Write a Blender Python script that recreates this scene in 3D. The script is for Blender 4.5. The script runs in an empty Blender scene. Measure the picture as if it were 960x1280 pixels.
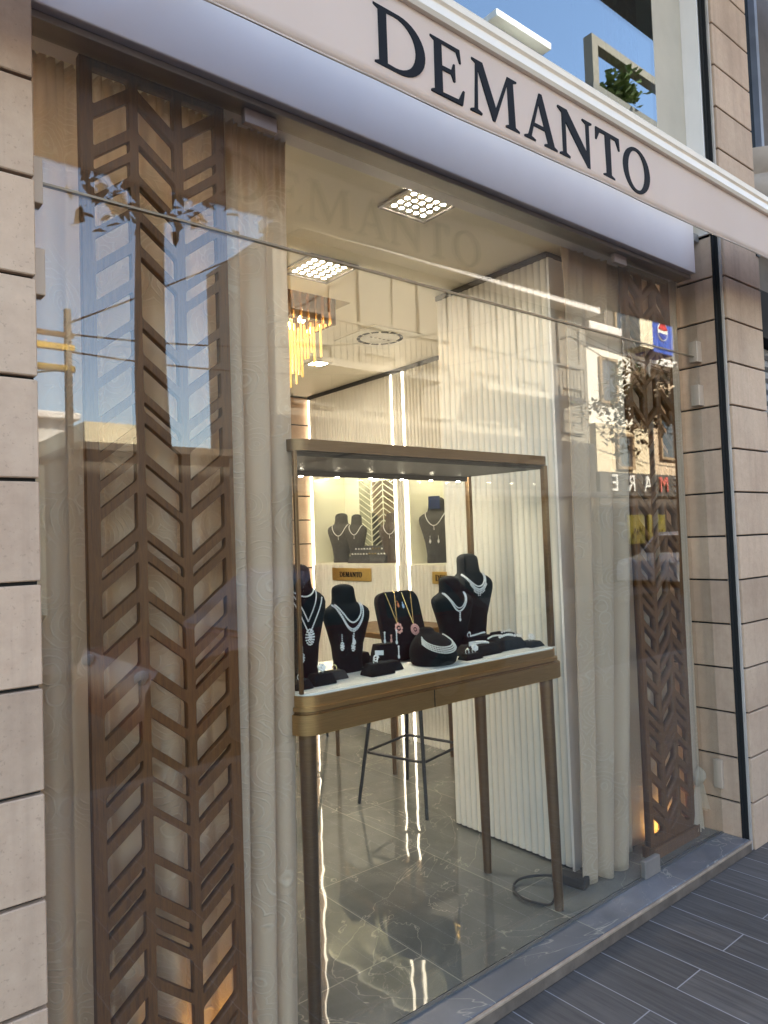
import bpy, bmesh, math, random
from mathutils import Vector, Matrix
R = math.radians
PI = math.pi
random.seed(7)
sc = bpy.context.scene
COL = sc.collection

# ------------------------------------------------------------------ camera
F_PX = 904.0
th = math.atan2(742, 904); pitch = R(2.2); roll = math.atan(0.035)
Fv = Vector((math.sin(th)*math.cos(pitch), math.cos(th)*math.cos(pitch), math.sin(pitch)))
Rv = Vector((math.cos(th), -math.sin(th), 0)); Uv = Rv.cross(Fv)
cr, sr = math.cos(roll), math.sin(roll)
cam_r = cr*Rv - sr*Uv; cam_u = sr*Rv + cr*Uv
cd = bpy.data.cameras.new('camera'); cam = bpy.data.objects.new('camera', cd); COL.objects.link(cam)
M = Matrix((cam_r, cam_u, -Fv)).transposed().to_4x4()
M.translation = Vector((0, 0, 1.5))
cam.matrix_world = M
cd.sensor_fit = 'VERTICAL'; cd.sensor_height = 24.0; cd.lens = F_PX/1280*24.0
cd.clip_start = 0.05; cd.clip_end = 600
sc.camera = cam

# ------------------------------------------------------------------ light
SUN_EL, SUN_AZ = 40, 18         # azimuth measured from +y (behind the shop) towards +x
w = bpy.data.worlds.new('World'); sc.world = w; w.use_nodes = True
nt = w.node_tree
sky = nt.nodes.new('ShaderNodeTexSky'); sky.sky_type = 'NISHITA'; sky.sun_disc = False
sky.sun_elevation = R(SUN_EL); sky.sun_rotation = R(SUN_AZ)
sky.air_density = 1.0; sky.dust_density = 1.0; sky.ozone_density = 1.3
nt.links.new(sky.outputs[0], nt.nodes['Background'].inputs[0])
nt.nodes['Background'].inputs[1].default_value = 0.15
sd = bpy.data.lights.new('sun', 'SUN'); sd.energy = 4.6; sd.angle = R(0.53); sd.color = (1.0, 0.93, 0.82)
so = bpy.data.objects.new('sun', sd); COL.objects.link(so)
to_sun = Vector((math.sin(R(SUN_AZ))*math.cos(R(SUN_EL)), math.cos(R(SUN_AZ))*math.cos(R(SUN_EL)), math.sin(R(SUN_EL))))
so.rotation_euler = to_sun.to_track_quat('Z', 'Y').to_euler()
sc.view_settings.view_transform = 'Standard'; sc.view_settings.look = 'None'
sc.view_settings.exposure = 2.5; sc.view_settings.gamma = 1
sc.view_settings.use_curve_mapping = False
sc.view_settings.use_white_balance = True; sc.view_settings.white_balance_temperature = 7700; sc.view_settings.white_balance_tint = 12
sc.render.engine = 'CYCLES'
sc.cycles.max_bounces = 9; sc.cycles.diffuse_bounces = 4; sc.cycles.glossy_bounces = 5
sc.cycles.transmission_bounces = 6; sc.cycles.transparent_max_bounces = 24
sc.cycles.caustics_reflective = False; sc.cycles.caustics_refractive = False
sc.cycles.use_denoising = True; sc.cycles.sample_clamp_indirect = 6.0
sc.cycles.blur_glossy = 0.5
WARM = (1.0, 0.86, 0.62)
LAMP = 0.30        # dimmer shared by all lamps of the shop

# ------------------------------------------------------------------ materials
MATS = {}
def nodes_of(name):
    m = bpy.data.materials.new(name); m.use_nodes = True
    nt = m.node_tree; b = nt.nodes['Principled BSDF']
    return m, nt, b
def N(nt, t, **kw):
    n = nt.nodes.new(t)
    for k, v in kw.items(): setattr(n, k, v)
    return n
def mapping(nt, scale=(1, 1, 1), rot=(0, 0, 0), loc=(0, 0, 0), world=False):
    mp = N(nt, 'ShaderNodeMapping')
    mp.inputs['Scale'].default_value = scale; mp.inputs['Rotation'].default_value = rot; mp.inputs['Location'].default_value = loc
    if world:
        g = N(nt, 'ShaderNodeNewGeometry'); nt.links.new(g.outputs['Position'], mp.inputs[0])
    else:
        g = N(nt, 'ShaderNodeTexCoord'); nt.links.new(g.outputs['Object'], mp.inputs[0])
    return mp.outputs[0]
def noise(nt, vec, scale, detail=4, rough=0.55, dist=0.0):
    n = N(nt, 'ShaderNodeTexNoise'); nt.links.new(vec, n.inputs['Vector'])
    n.inputs['Scale'].default_value = scale; n.inputs['Detail'].default_value = detail
    n.inputs['Roughness'].default_value = rough; n.inputs['Distortion'].default_value = dist
    return n.outputs[0]
def ramp(nt, fac, stops):
    r = N(nt, 'ShaderNodeValToRGB'); nt.links.new(fac, r.inputs[0])
    e = r.color_ramp.elements
    while len(e) < len(stops): e.new(0.5)
    for el, (p, c) in zip(e, stops):
        el.position = p; el.color = (*c, 1) if len(c) == 3 else c
    return r.outputs[0]
def mixc(nt, fac, a, b, mode='MIX'):
    m = N(nt, 'ShaderNodeMix', data_type='RGBA', blend_type=mode)
    for s, v in ((0, fac), (6, a), (7, b)):
        if hasattr(v, 'is_linked') or hasattr(v, 'links'): nt.links.new(v, m.inputs[s])
        elif s == 0: m.inputs[0].default_value = v
        else: m.inputs[s].default_value = (*v, 1)
    return m.outputs[2]
def math_(nt, op, a, b=None):
    m = N(nt, 'ShaderNodeMath', operation=op)
    for i, v in enumerate((a, b)):
        if v is None: continue
        if isinstance(v, (int, float)): m.inputs[i].default_value = v
        else: nt.links.new(v, m.inputs[i])
    return m.outputs[0]
def bump(nt, b, h, strength=0.3, dist=0.01):
    n = N(nt, 'ShaderNodeBump'); n.inputs['Strength'].default_value = strength; n.inputs['Distance'].default_value = dist
    nt.links.new(h, n.inputs['Height']); nt.links.new(n.outputs[0], b.inputs['Normal'])
def pmat(name, col, rough=0.5, metal=0.0, var=0.15, vs=6, bmp=0.0, bs=80, stretch=(1, 1, 1), spec=0.5, rvar=0.0):
    if name in MATS: return MATS[name]
    m, nt, b = nodes_of(name)
    v = mapping(nt, stretch)
    f = noise(nt, v, vs, 5)
    lo = tuple(c*(1-var) for c in col); hi = tuple(min(1, c*(1+var)) for c in col)
    nt.links.new(ramp(nt, f, [(0.3, lo), (0.7, hi)]), b.inputs['Base Color'])
    b.inputs['Roughness'].default_value = rough; b.inputs['Metallic'].default_value = metal
    b.inputs['Specular IOR Level'].default_value = spec
    if rvar:
        nt.links.new(math_(nt, 'ADD', math_(nt, 'MULTIPLY', noise(nt, v, vs*3, 3), rvar), rough-rvar*.5), b.inputs['Roughness'])
    if bmp: bump(nt, b, noise(nt, v, bs, 3), bmp, 0.004)
    MATS[name] = m; return m
def emat(name, col, strength):
    m, nt, b = nodes_of(name)
    b.inputs['Base Color'].default_value = (0.8, 0.8, 0.8, 1)
    b.inputs['Emission Color'].default_value = (*col, 1); b.inputs['Emission Strength'].default_value = strength
    return m
def glass_mat(name, ior, tint=(1, 1, 1), rough=0.0, wav=0.0, coat=(1, 1, 1)):
    m, nt, b = nodes_of(name); nt.nodes.remove(b)
    out = nt.nodes['Material Output']
    fr = N(nt, 'ShaderNodeFresnel'); ge = N(nt, 'ShaderNodeNewGeometry')
    # the pane is a solid slab: same reflectance on its far face as on its near face
    nt.links.new(math_(nt, 'ADD', math_(nt, 'MULTIPLY', ge.outputs['Backfacing'], 1/ior-ior), ior), fr.inputs[0])
    t = N(nt, 'ShaderNodeBsdfTransparent'); t.inputs[0].default_value = (*tint, 1)
    g = N(nt, 'ShaderNodeBsdfGlossy'); g.inputs['Roughness'].default_value = rough; g.inputs[0].default_value = (*coat, 1)
    if wav:
        bp = N(nt, 'ShaderNodeBump'); bp.inputs['Strength'].default_value = wav; bp.inputs['Distance'].default_value = 0.01
        nt.links.new(noise(nt, mapping(nt, world=True), 1.6, 1), bp.inputs['Height']); nt.links.new(bp.outputs[0], g.inputs['Normal'])
    mx = N(nt, 'ShaderNodeMixShader')
    nt.links.new(fr.outputs[0], mx.inputs[0]); nt.links.new(t.outputs[0], mx.inputs[1]); nt.links.new(g.outputs[0], mx.inputs[2])
    nt.links.new(mx.outputs[0], out.inputs[0])
    return m

def stone_mat(name, lo, hi, rough=0.75):
    m, nt, b = nodes_of(name)
    v = mapping(nt, world=True)
    f = noise(nt, v, 2.2, 6, .6); f2 = noise(nt, v, 28, 4, .6)
    mixf = math_(nt, 'ADD', math_(nt, 'MULTIPLY', f, .7), math_(nt, 'MULTIPLY', f2, .3))
    c = ramp(nt, mixf, [(0.35, lo), (0.65, hi)])
    stain = noise(nt, mapping(nt, (2.5, 2.5, .6), world=True), 1.3, 4)
    c = mixc(nt, ramp(nt, stain, [(0.55, (0, 0, 0)), (0.75, (.45, .45, .45))]), c, tuple(x*.72 for x in lo))
    pit = noise(nt, v, 120, 2)
    c = mixc(nt, ramp(nt, pit, [(0.64, (0, 0, 0)), (0.72, (.4, .4, .4))]), c, tuple(x*.6 for x in lo))
    ge = N(nt, 'ShaderNodeNewGeometry')
    c = mixc(nt, 1.0, c, ramp(nt, ge.outputs['Random Per Island'], [(0, (.84, .81, .78)), (.5, (.98, .95, .92)), (1, (1.08, 1.05, 1.02))]), 'MULTIPLY')
    streak = noise(nt, mapping(nt, (9, 9, .5), world=True), 2.0, 5, .6)
    c = mixc(nt, ramp(nt, streak, [(.5, (0, 0, 0)), (.75, (.38, .38, .38))]), c, tuple(x*.58 for x in lo))
    nt.links.new(c, b.inputs['Base Color']); b.inputs['Roughness'].default_value = rough
    bump(nt, b, noise(nt, v, 70, 5, .65), .35, .004)
    return m
m_stone = stone_mat('stone cladding', (.46, .315, .23), (.60, .44, .33))
m_backing = pmat('dark backing', (.012, .012, .012), .9)
m_black = pmat('black gap', (.006, .006, .006), .85)

def wood_mat(name, lo, hi):
    m, nt, b = nodes_of(name)
    v = mapping(nt, (22, 22, 1.6))
    f = noise(nt, v, 6, 6, .65, .6)
    v2 = mapping(nt, (120, 120, 5)); f2 = noise(nt, v2, 5, 2)
    c = ramp(nt, f, [(.3, lo), (.62, hi)])
    c = mixc(nt, ramp(nt, f2, [(.55, (0, 0, 0)), (.7, (.55, .55, .55))]), c, tuple(x*.55 for x in lo))
    nt.links.new(c, b.inputs['Base Color']); b.inputs['Roughness'].default_value = .55
    bump(nt, b, f2, .25, .002)
    return m
m_walnut = wood_mat('walnut veneer', (.080, .027, .006), (.165, .062, .015))

def curtain_mat():
    m, nt, b = nodes_of('damask curtain cloth')
    uv = N(nt, 'ShaderNodeUVMap'); uv.uv_map = 'UVMap'
    mp = N(nt, 'ShaderNodeMapping'); mp.inputs['Scale'].default_value = (1, 1, 1); nt.links.new(uv.outputs[0], mp.inputs[0])
    v = mp.outputs[0]
    wv = N(nt, 'ShaderNodeTexWave', wave_type='RINGS', rings_direction='SPHERICAL')
    # scrolls: rings around scattered centres
    vo = N(nt, 'ShaderNodeTexVoronoi', feature='F1'); vo.inputs['Scale'].default_value = 9.5; nt.links.new(v, vo.inputs['Vector'])
    nz = noise(nt, v, 14, 2, .5)
    d = math_(nt, 'ADD', math_(nt, 'MULTIPLY', vo.outputs['Distance'], 46.0), math_(nt, 'MULTIPLY', nz, 11.0))
    s = math_(nt, 'SINE', d)
    line = ramp(nt, s, [(.62, (0, 0, 0)), (.95, (1, 1, 1))])
    mask = ramp(nt, noise(nt, v, 3.6, 2), [(.42, (0, 0, 0)), (.56, (1, 1, 1))])
    relief = mixc(nt, 1.0, line, mask, 'MULTIPLY')
    weave = noise(nt, mapping(nt, (1, 1, 1)), 420, 2)
    base = mixc(nt, noise(nt, v, 2.0, 3), (.65, .49, .355), (.74, .575, .43))
    c = mixc(nt, math_(nt, 'MULTIPLY', relief, .5), base, (.90, .79, .65))
    nt.links.new(c, b.inputs['Base Color'])
    b.inputs['Roughness'].default_value = .62; b.inputs['Sheen Weight'].default_value = .25
    tr = N(nt, 'ShaderNodeBsdfTranslucent'); tr.inputs[0].default_value = (.63, .54, .43, 1)
    mx = N(nt, 'ShaderNodeMixShader'); mx.inputs[0].default_value = .35
    nt.links.new(b.outputs[0], mx.inputs[1]); nt.links.new(tr.outputs[0], mx.inputs[2]); nt.links.new(mx.outputs[0], nt.nodes['Material Output'].inputs[0])
    h = math_(nt, 'ADD', relief, math_(nt, 'MULTIPLY', weave, .25))
    bump(nt, b, h, .7, .004)
    return m
m_curtain = curtain_mat()

def brushed(name, col, rough=.28):
    m, nt, b = nodes_of(name)
    f = noise(nt, mapping(nt, (3, 3, 260)), 5, 2)
    nt.links.new(ramp(nt, f, [(.3, tuple(c*.82 for c in col)), (.7, tuple(min(1, c*1.15) for c in col))]), b.inputs['Base Color'])
    b.inputs['Metallic'].default_value = 1; b.inputs['Roughness'].default_value = rough
    b.inputs['Anisotropic'].default_value = .5
    bump(nt, b, f, .08, .001)
    return m
m_bronze = brushed('brushed bronze', (.56, .36, .18), .38)
m_bronze_dark = brushed('dark bronze', (.24, .15, .085), .42)
m_gold = brushed('brushed gold plate', (.60, .42, .16), .3)
m_steel = pmat('pale metal clamp', (.52, .40, .31), .55, .2, .06)
m_trim = pmat('grey aluminium channel', (.33, .31, .30), .45, .6, .05)
m_fascia = pmat('white lacquered fascia', (.70, .64, .65), .3, 0, .02)
m_cream = pmat('cream painted metal', (.80, .70, .60), .35, 0, .03)
m_white = pmat('white paint', (.78, .73, .70), .5, 0, .03)
m_upcol = pmat('beige plaster', (.48, .42, .34), .7, 0, .06)
m_ceil = pmat('ceiling paint', (.86, .80, .68), .6, 0, .02, 2)
m_flute = pmat('cream fluted panel', (.78, .75, .68), .45, 0, .03)
m_flute_white = pmat('white fluted panel', (.66, .64, .585), .4, 0, .02)
m_niche = pmat('cream niche lining', (.82, .80, .66), .5, 0, .02)
m_velvet = pmat('black velvet', (.006, .008, .010), .9, 0, .4, 30, .3, 300, spec=.2)
m_velvet.node_tree.nodes['Principled BSDF'].inputs['Sheen Weight'].default_value = .03
m_velvet.node_tree.nodes['Principled BSDF'].inputs['Sheen Tint'].default_value = (.45, .55, .62, 1)
m_velvet_blue = pmat('navy velvet', (.014, .03, .10), .7, 0, .3, 30)
m_velvet_grey = pmat('charcoal suede', (.035, .034, .034), .8, 0, .3, 30, .3, 300)
m_diamond = pmat('clear set stones', (.95, .94, .92), .12, .15, .12, 300)
m_pearl = pmat('white pearls', (.82, .79, .74), .22, .1, .06, 60)
m_goldchain = pmat('gold chain', (.78, .60, .30), .25, 1, .1, 200)
m_pink = pmat('pink stones', (.85, .42, .36), .2, .2, .15, 200)
m_blue_gem = pmat('pale blue stones', (.30, .48, .70), .15, .2, .1, 200)
m_red_gem = pmat('amber stones', (.55, .16, .06), .15, .2, .1, 200)
m_blackmetal = pmat('black powder coat', (.012, .012, .013), .45, 0, .1)
m_rubber = pmat('black rubber', (.014, .014, .015), .55, 0, .1)
m_tag = pmat('white card', (.8, .79, .76), .6, 0, .02)
m_letter = pmat('black lettering', (.009, .010, .014), .7, 0, .05, spec=.15)
m_glass = glass_mat('window glass', 1.61, (.965, .975, .965), coat=(.88, .95, 1.0))
m_glass_up = glass_mat('upper window glass', 3.2, (.5, .55, .55), coat=(.72, .88, 1.0))
m_caseglass = glass_mat('showcase glass', 1.3, (.985, .99, .985))
m_mirror = pmat('grey mirror', (.50, .52, .46), .06, .9, .03)
LV = 1.45        # dimmer shared by all lamps of the shop
m_glow = emat('warm light strip', (1.0, .94, .82), 1.3*LV)
m_nichelight = emat('niche light strip', (1.0, .98, .88), 2.4*LV)
m_case = emat('showcase light strip', (1.0, .98, .88), 22*LV)
m_led = emat('led lens', (1.0, .97, .91), 34*LV)
m_fill_down = emat('downlight lens', (1.0, .97, .91), 130*LV)  # lens of the added rear downlights, out of view
m_fill_soft = emat('added soft fill lens', (1.0, .99, .97), 17*LV)  # weaker lens of the added downlights behind the window curtains
m_lens = emat('showcase led lens', (1.0, .96, .85), 20*LV)
m_bed = pmat('white display bed', (.85, .83, .74), .4, 0, .02)
m_ledframe = pmat('led panel frame', (.60, .53, .40), .5, 0, .03)
m_amber = emat('amber lamp lens', (1.0, .62, .18), 16)

def cloth_valance():
    m, nt, b = nodes_of('valance canvas')
    v = mapping(nt, (1, 1, 1))
    weave = noise(nt, v, 700, 2)
    f = noise(nt, mapping(nt, (1, 1, .5)), 2.5, 4)
    nt.links.new(ramp(nt, f, [(.3, (.84, .70, .63)), (.7, (.90, .76, .69))]), b.inputs['Base Color'])
    b.inputs['Roughness'].default_value = .75
    bump(nt, b, math_(nt, 'ADD', math_(nt, 'MULTIPLY', noise(nt, v, 5, 2), 3.0), math_(nt, 'MULTIPLY', weave, .15)), .2, .006)
    tr = N(nt, 'ShaderNodeBsdfTranslucent'); tr.inputs[0].default_value = (.9, .78, .70, 1)
    mx = N(nt, 'ShaderNodeMixShader'); mx.inputs[0].default_value = .5
    nt.links.new(b.outputs[0], mx.inputs[1]); nt.links.new(tr.outputs[0], mx.inputs[2])
    nt.links.new(mx.outputs[0], nt.nodes['Material Output'].inputs[0])
    return m
m_valance = cloth_valance()

def marble_floor(name, outside=False):
    m, nt, b = nodes_of(name)
    v = mapping(nt, world=True)
    base = noise(nt, v, 1.7, 8, .62, .8)
    lo, hi = ((.095, .100, .090), (.18, .184, .166)) if not outside else ((.085, .09, .104), (.20, .20, .215))
    c = ramp(nt, base, [(.3, lo), (.68, hi)])
    # thin pale veins
    def vein(scale, wth, dist, amt, c):
        n = noise(nt, v, scale, 5, .55, dist)
        a = math_(nt, 'ABSOLUTE', math_(nt, 'SUBTRACT', n, .5))
        return mixc(nt, ramp(nt, a, [(0, (amt,)*3), (wth, (0, 0, 0))]), c, (.50, .46, .38))
    c = vein(.9, .0035, 1.8, .6, c); c = vein(2.6, .004, 1.4, .25, c)
    br = N(nt, 'ShaderNodeTexBrick'); br.offset = 0.5
    mp = mapping(nt, (1, 1, 1), (0, 0, R(90)), (.28, .05, 0), world=True); nt.links.new(mp, br.inputs['Vector'])
    br.inputs['Scale'].default_value = 1; br.inputs['Brick Width'].default_value = 1.2; br.inputs['Row Height'].default_value = .6
    br.inputs['Mortar Size'].default_value = .0022; br.inputs['Mortar Smooth'].default_value = 0
    br.inputs['Color1'].default_value = (.85, .85, .85, 1); br.inputs['Color2'].default_value = (1.1, 1.1, 1.1, 1)
    c = mixc(nt, 1.0, c, br.outputs['Color'], 'MULTIPLY')
    c = mixc(nt, br.outputs['Fac'], c, (.30, .29, .24))
    nt.links.new(c, b.inputs['Base Color'])
    b.inputs['Roughness'].default_value = .015 if not outside else .3
    b.inputs['IOR'].default_value = 1.5
    wob = noise(nt, v, 5.5, 1, .5)
    bump(nt, b, wob, .06 if not outside else .02, .018)
    return m
m_floor = marble_floor('polished grey marble')
m_sill = marble_floor('blue grey marble sill', True)

def plank_mat():
    m, nt, b = nodes_of('charcoal wood look paving')
    mp = mapping(nt, (1, 1, 1), (0, 0, R(90)), (0, 0, 0), world=True)
    # rotated by 90 deg: texture x = -y... rows run across x
    br = N(nt, 'ShaderNodeTexBrick'); br.offset = 0.5; nt.links.new(mp, br.inputs['Vector'])
    br.inputs['Scale'].default_value = 1; br.inputs['Brick Width'].default_value = .9; br.inputs['Row Height'].default_value = .1655
    br.inputs['Mortar Size'].default_value = .0022; br.inputs['Mortar Smooth'].default_value = .1; br.inputs['Bias'].default_value = 0
    br.inputs['Color1'].default_value = (.80, .80, .80, 1); br.inputs['Color2'].default_value = (1.15, 1.15, 1.15, 1)
    g = noise(nt, mapping(nt, (26, 1.4, 1), world=True), 2.2, 6, .65, .4)
    g2 = noise(nt, mapping(nt, (90, 3, 1), world=True), 2.5, 3, .6)
    c = ramp(nt, g, [(.28, (.050, .042, .038)), (.75, (.135, .118, .110))])
    c = mixc(nt, ramp(nt, g2, [(.58, (0, 0, 0)), (.72, (.5, .5, .5))]), c, (.12, .115, .12))
    c = mixc(nt, 1.0, c, br.outputs['Color'], 'MULTIPLY')
    c = mixc(nt, br.outputs['Fac'], c, (.34, .33, .34))
    dust = noise(nt, mapping(nt, world=True), 1.1, 5)
    c = mixc(nt, ramp(nt, dust, [(.45, (0, 0, 0)), (.8, (.2, .2, .2))]), c, (.17, .16, .165))
    nt.links.new(c, b.inputs['Base Color']); b.inputs['Roughness'].default_value = .55
    h = math_(nt, 'SUBTRACT', math_(nt, 'MULTIPLY', g2, .4), br.outputs['Fac'])
    bump(nt, b, h, .35, .003)
    return m, br, mp
m_plank, _br, _mp = plank_mat()

# ------------------------------------------------------------------ mesh helpers
class MB:
    def __init__(s): s.bm = bmesh.new()
    def _xf(s, vs, m):
        if m is not None: bmesh.ops.transform(s.bm, matrix=m, verts=vs)
    def box(s, x0, x1, y0, y1, z0, z1, bev=0.0, seg=2, m=None):
        t = bmesh.new(); bmesh.ops.create_cube(t, size=1)
        bmesh.ops.transform(t, matrix=Matrix.Translation(((x0+x1)/2, (y0+y1)/2, (z0+z1)/2)) @ Matrix.Diagonal((x1-x0, y1-y0, z1-z0, 1)), verts=t.verts)
        if bev: bmesh.ops.bevel(t, geom=t.edges[:], offset=bev, segments=seg, affect='EDGES', profile=.5)
        s._merge(t, m); return s
    def _merge(s, t, m=None):
        if m is not None: bmesh.ops.transform(t, matrix=m, verts=t.verts)
        me = bpy.data.meshes.new('t'); t.to_mesh(me); t.free(); s.bm.from_mesh(me); bpy.data.meshes.remove(me)
    def cyl(s, p0, p1, r0, r1=None, n=16, caps=True):
        p0, p1 = Vector(p0), Vector(p1); r1 = r0 if r1 is None else r1
        d = p1-p0; t = bmesh.new()
        bmesh.ops.create_cone(t, cap_ends=caps, segments=n, radius1=r0, radius2=r1, depth=d.length)
        s._merge(t, Matrix.Translation((p0+p1)/2) @ d.to_track_quat('Z', 'Y').to_matrix().to_4x4()); return s
    def ball(s, p, r, n=1, sq=(1, 1, 1)):
        t = bmesh.new(); bmesh.ops.create_icosphere(t, subdivisions=n, radius=r)
        s._merge(t, Matrix.Translation(p) @ Matrix.Diagonal((*sq, 1))); return s
    def tube(s, pts, r, n=8, taper=None):
        pts = [Vector(p) for p in pts]; rings = []; bm = s.bm
        up = Vector((.13, .27, .95)).normalized()
        for i, p in enumerate(pts):
            d = (pts[min(i+1, len(pts)-1)]-pts[max(i-1, 0)]).normalized()
            a = d.cross(up)
            if a.length < 1e-3: a = d.cross(Vector((1, 0, 0)))
            a.normalize(); b = d.cross(a).normalized()
            rr = r if taper is None else r*(1+(taper-1)*i/(len(pts)-1))
            rings.append([bm.verts.new(p+rr*(math.cos(2*PI*k/n)*a+math.sin(2*PI*k/n)*b)) for k in range(n)])
        for r0, r1 in zip(rings, rings[1:]):
            for k in range(n): bm.faces.new((r0[k], r0[(k+1) % n], r1[(k+1) % n], r1[k]))
        bm.faces.new(rings[0]); bm.faces.new(rings[-1]); return s
    def loft(s, rings, cap=True):
        bm = s.bm; vr = [[bm.verts.new(p) for p in r] for r in rings]; n = len(vr[0])
        for a, b in zip(vr, vr[1:]):
            for k in range(n): bm.faces.new((a[k], a[(k+1) % n], b[(k+1) % n], b[k]))
        if cap: bm.faces.new(vr[0]); bm.faces.new(vr[-1])
        return s
    def prism(s, poly, axis, a, b):
        """poly: 2D points; axis the extrusion axis: 'x' -> (y,z), 'y' -> (x,z), 'z' -> (x,y)"""
        f = {'x': lambda p, t: (t, p[0], p[1]), 'y': lambda p, t: (p[0], t, p[1]), 'z': lambda p, t: (p[0], p[1], t)}[axis]
        return s.loft([[f(p, a) for p in poly], [f(p, b) for p in poly]])
    def quad(s, *p):
        s.bm.faces.new([s.bm.verts.new(q) for q in p]); return s
    def sheet(s, rows):
        bm = s.bm; v = [[bm.verts.new(p) for p in r] for r in rows]
        for a, b in zip(v, v[1:]):
            for i in range(len(a)-1): bm.faces.new((a[i], a[i+1], b[i+1], b[i]))
        return s
    def build(s, name, mat, parent=None, smooth=None, local=False, recalc=True):
        bm = s.bm
        if recalc: bmesh.ops.recalc_face_normals(bm, faces=bm.faces[:])
        me = bpy.data.meshes.new(name)
        o = bpy.data.objects.new(name, me); COL.objects.link(o)
        if parent is not None:
            o.parent = parent
            if not local: bmesh.ops.translate(bm, verts=bm.verts[:], vec=-wloc(parent))
        else:
            xs = [v.co for v in bm.verts]
            c = Vector(((min(v.x for v in xs)+max(v.x for v in xs))/2, (min(v.y for v in xs)+max(v.y for v in xs))/2, min(v.z for v in xs)))
            if not local:
                bmesh.ops.translate(bm, verts=bm.verts[:], vec=-c); o.location = c
        if smooth is not None:
            for f in bm.faces: f.smooth = True
            ang = R(smooth)
            for e in bm.edges:
                if len(e.link_faces) == 2 and e.calc_face_angle(0) > ang: e.smooth = False
        bm.to_mesh(me); bm.free(); me.materials.append(mat)
        return o
def wloc(o):
    v = Vector((0, 0, 0))
    while o is not None: v = v+Vector(o.location); o = o.parent
    return v
def tag(o, label=None, cat=None, group=None, kind=None):
    if label: o['label'] = label
    if cat: o['category'] = cat
    if group: o['group'] = group
    if kind: o['kind'] = kind
    return o
def thing(name, label, cat, loc=(0, 0, 0), group=None, rz=0.0):
    o = bpy.data.objects.new(name, None); COL.objects.link(o); o.location = loc; o.rotation_euler = (0, 0, rz)
    o.empty_display_size = .1
    return tag(o, label, cat, group)
def copy_tree(o, parent=None):
    c = o.copy(); COL.objects.link(c); c.parent = parent
    for ch in list(o.children): copy_tree(ch, c)
    return c
def rpoly(pts, r, n=4):
    out = []; k = len(pts)
    for i in range(k):
        p = Vector(pts[i]); a = Vector(pts[i-1]); b = Vector(pts[(i+1) % k])
        da = (a-p); db = (b-p); rr = min(r, da.length*.45, db.length*.45)
        s_ = p+da.normalized()*rr; e_ = p+db.normalized()*rr
        for j in range(n+1):
            t = j/n; out.append(tuple((1-t)**2*s_+2*t*(1-t)*p+t*t*e_))
    return out
def plate(loops, thick, bevel=0.0):
    """flat plate with holes in x,z drawn by closed loops; returns a bmesh centred on y=0"""
    cu = bpy.data.curves.new('c', 'CURVE'); cu.dimensions = '2D'; cu.fill_mode = 'BOTH'; cu.extrude = thick/2
    for lp in loops:
        sp = cu.splines.new('POLY'); sp.points.add(len(lp)-1); sp.use_cyclic_u = True
        for q, p in zip(sp.points, lp): q.co = (p[0], p[1], 0, 1)
    if bevel: cu.bevel_depth = bevel; cu.bevel_resolution = 1
    o = bpy.data.objects.new('c', cu); COL.objects.link(o)
    dg = bpy.context.evaluated_depsgraph_get(); me = bpy.data.meshes.new_from_object(o.evaluated_get(dg))
    bm = bmesh.new(); bm.from_mesh(me)
    for v in bm.verts: v.co = Vector((v.co.x, v.co.z, v.co.y))
    bmesh.ops.remove_doubles(bm, verts=bm.verts[:], dist=1e-5)
    bpy.data.objects.remove(o); bpy.data.curves.remove(cu); bpy.data.meshes.remove(me)
    return bm
def plate_mb(loops, thick, m=None):
    mb = MB(); mb._merge(plate(loops, thick), m); return mb
def area(name, parent, loc, size, power, col=WARM, rot=(0, 0, 0), sy=None, spread=180):
    l = bpy.data.lights.new(name, 'AREA'); l.energy = power*LAMP; l.color = col; l.size = size; l.spread = R(spread)
    if sy: l.shape = 'RECTANGLE'; l.size_y = sy
    o = bpy.data.objects.new(name, l); COL.objects.link(o); o.parent = parent
    o.location = Vector(loc)-(wloc(parent) if parent else Vector((0, 0, 0))); o.rotation_euler = rot
    return o

# ------------------------------------------------------------------ the setting
G = 1.78           # plane of the shop window
PAVE = -0.055
def struct(name, mb, mat, **k): return tag(mb.build(name, mat, **k), kind='structure')
struct('ground', MB().box(-300, 300, -300, 300, -.30, -.26), pmat('bare ground', (.18, .16, .13), .9, 0, .3))
struct('road', MB().box(-60, 90, -6.2, -1.35, -.26, -.16), pmat('asphalt', (.04, .04, .041), .85, 0, .3, 3, .4, 90))
pav = struct('pavement', MB().box(-6, 24, -1.2, 1.652, -.26, PAVE), m_plank)
struct('kerb', MB().box(-6, 24, -1.35, -1.2, -.26, PAVE+.001, .01), pmat('kerb concrete', (.22, .21, .20), .85, 0, .15, 8, .3))
struct('far_pavement', MB().box(-60, 90, -9.0, -6.2, -.26, -.04), pmat('far paving', (.13, .12, .115), .85, 0, .2, 3))
sill = struct('window_sill_step', MB().box(.30, 3.56, 1.652, 1.80, -.2, 0, .006), m_sill)
struct('step_edge_strip', MB().box(.30, 3.555, 1.643, 1.6515, -.053, -.0135, .002), pmat('dark metal strip', (.15, .118, .098), .6, .2, .3, 12, .3))
struct('step_nosing', MB().box(.30, 3.555, 1.640, 1.6515, -.0125, -.001, .003), pmat('dusty beige nosing', (.36, .27, .205), .65, .1, .25, 14, .3))
struct('shop_floor', MB().box(-2.6, 4.6, 1.801, 7.2, -.2, -.001), m_floor)

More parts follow.
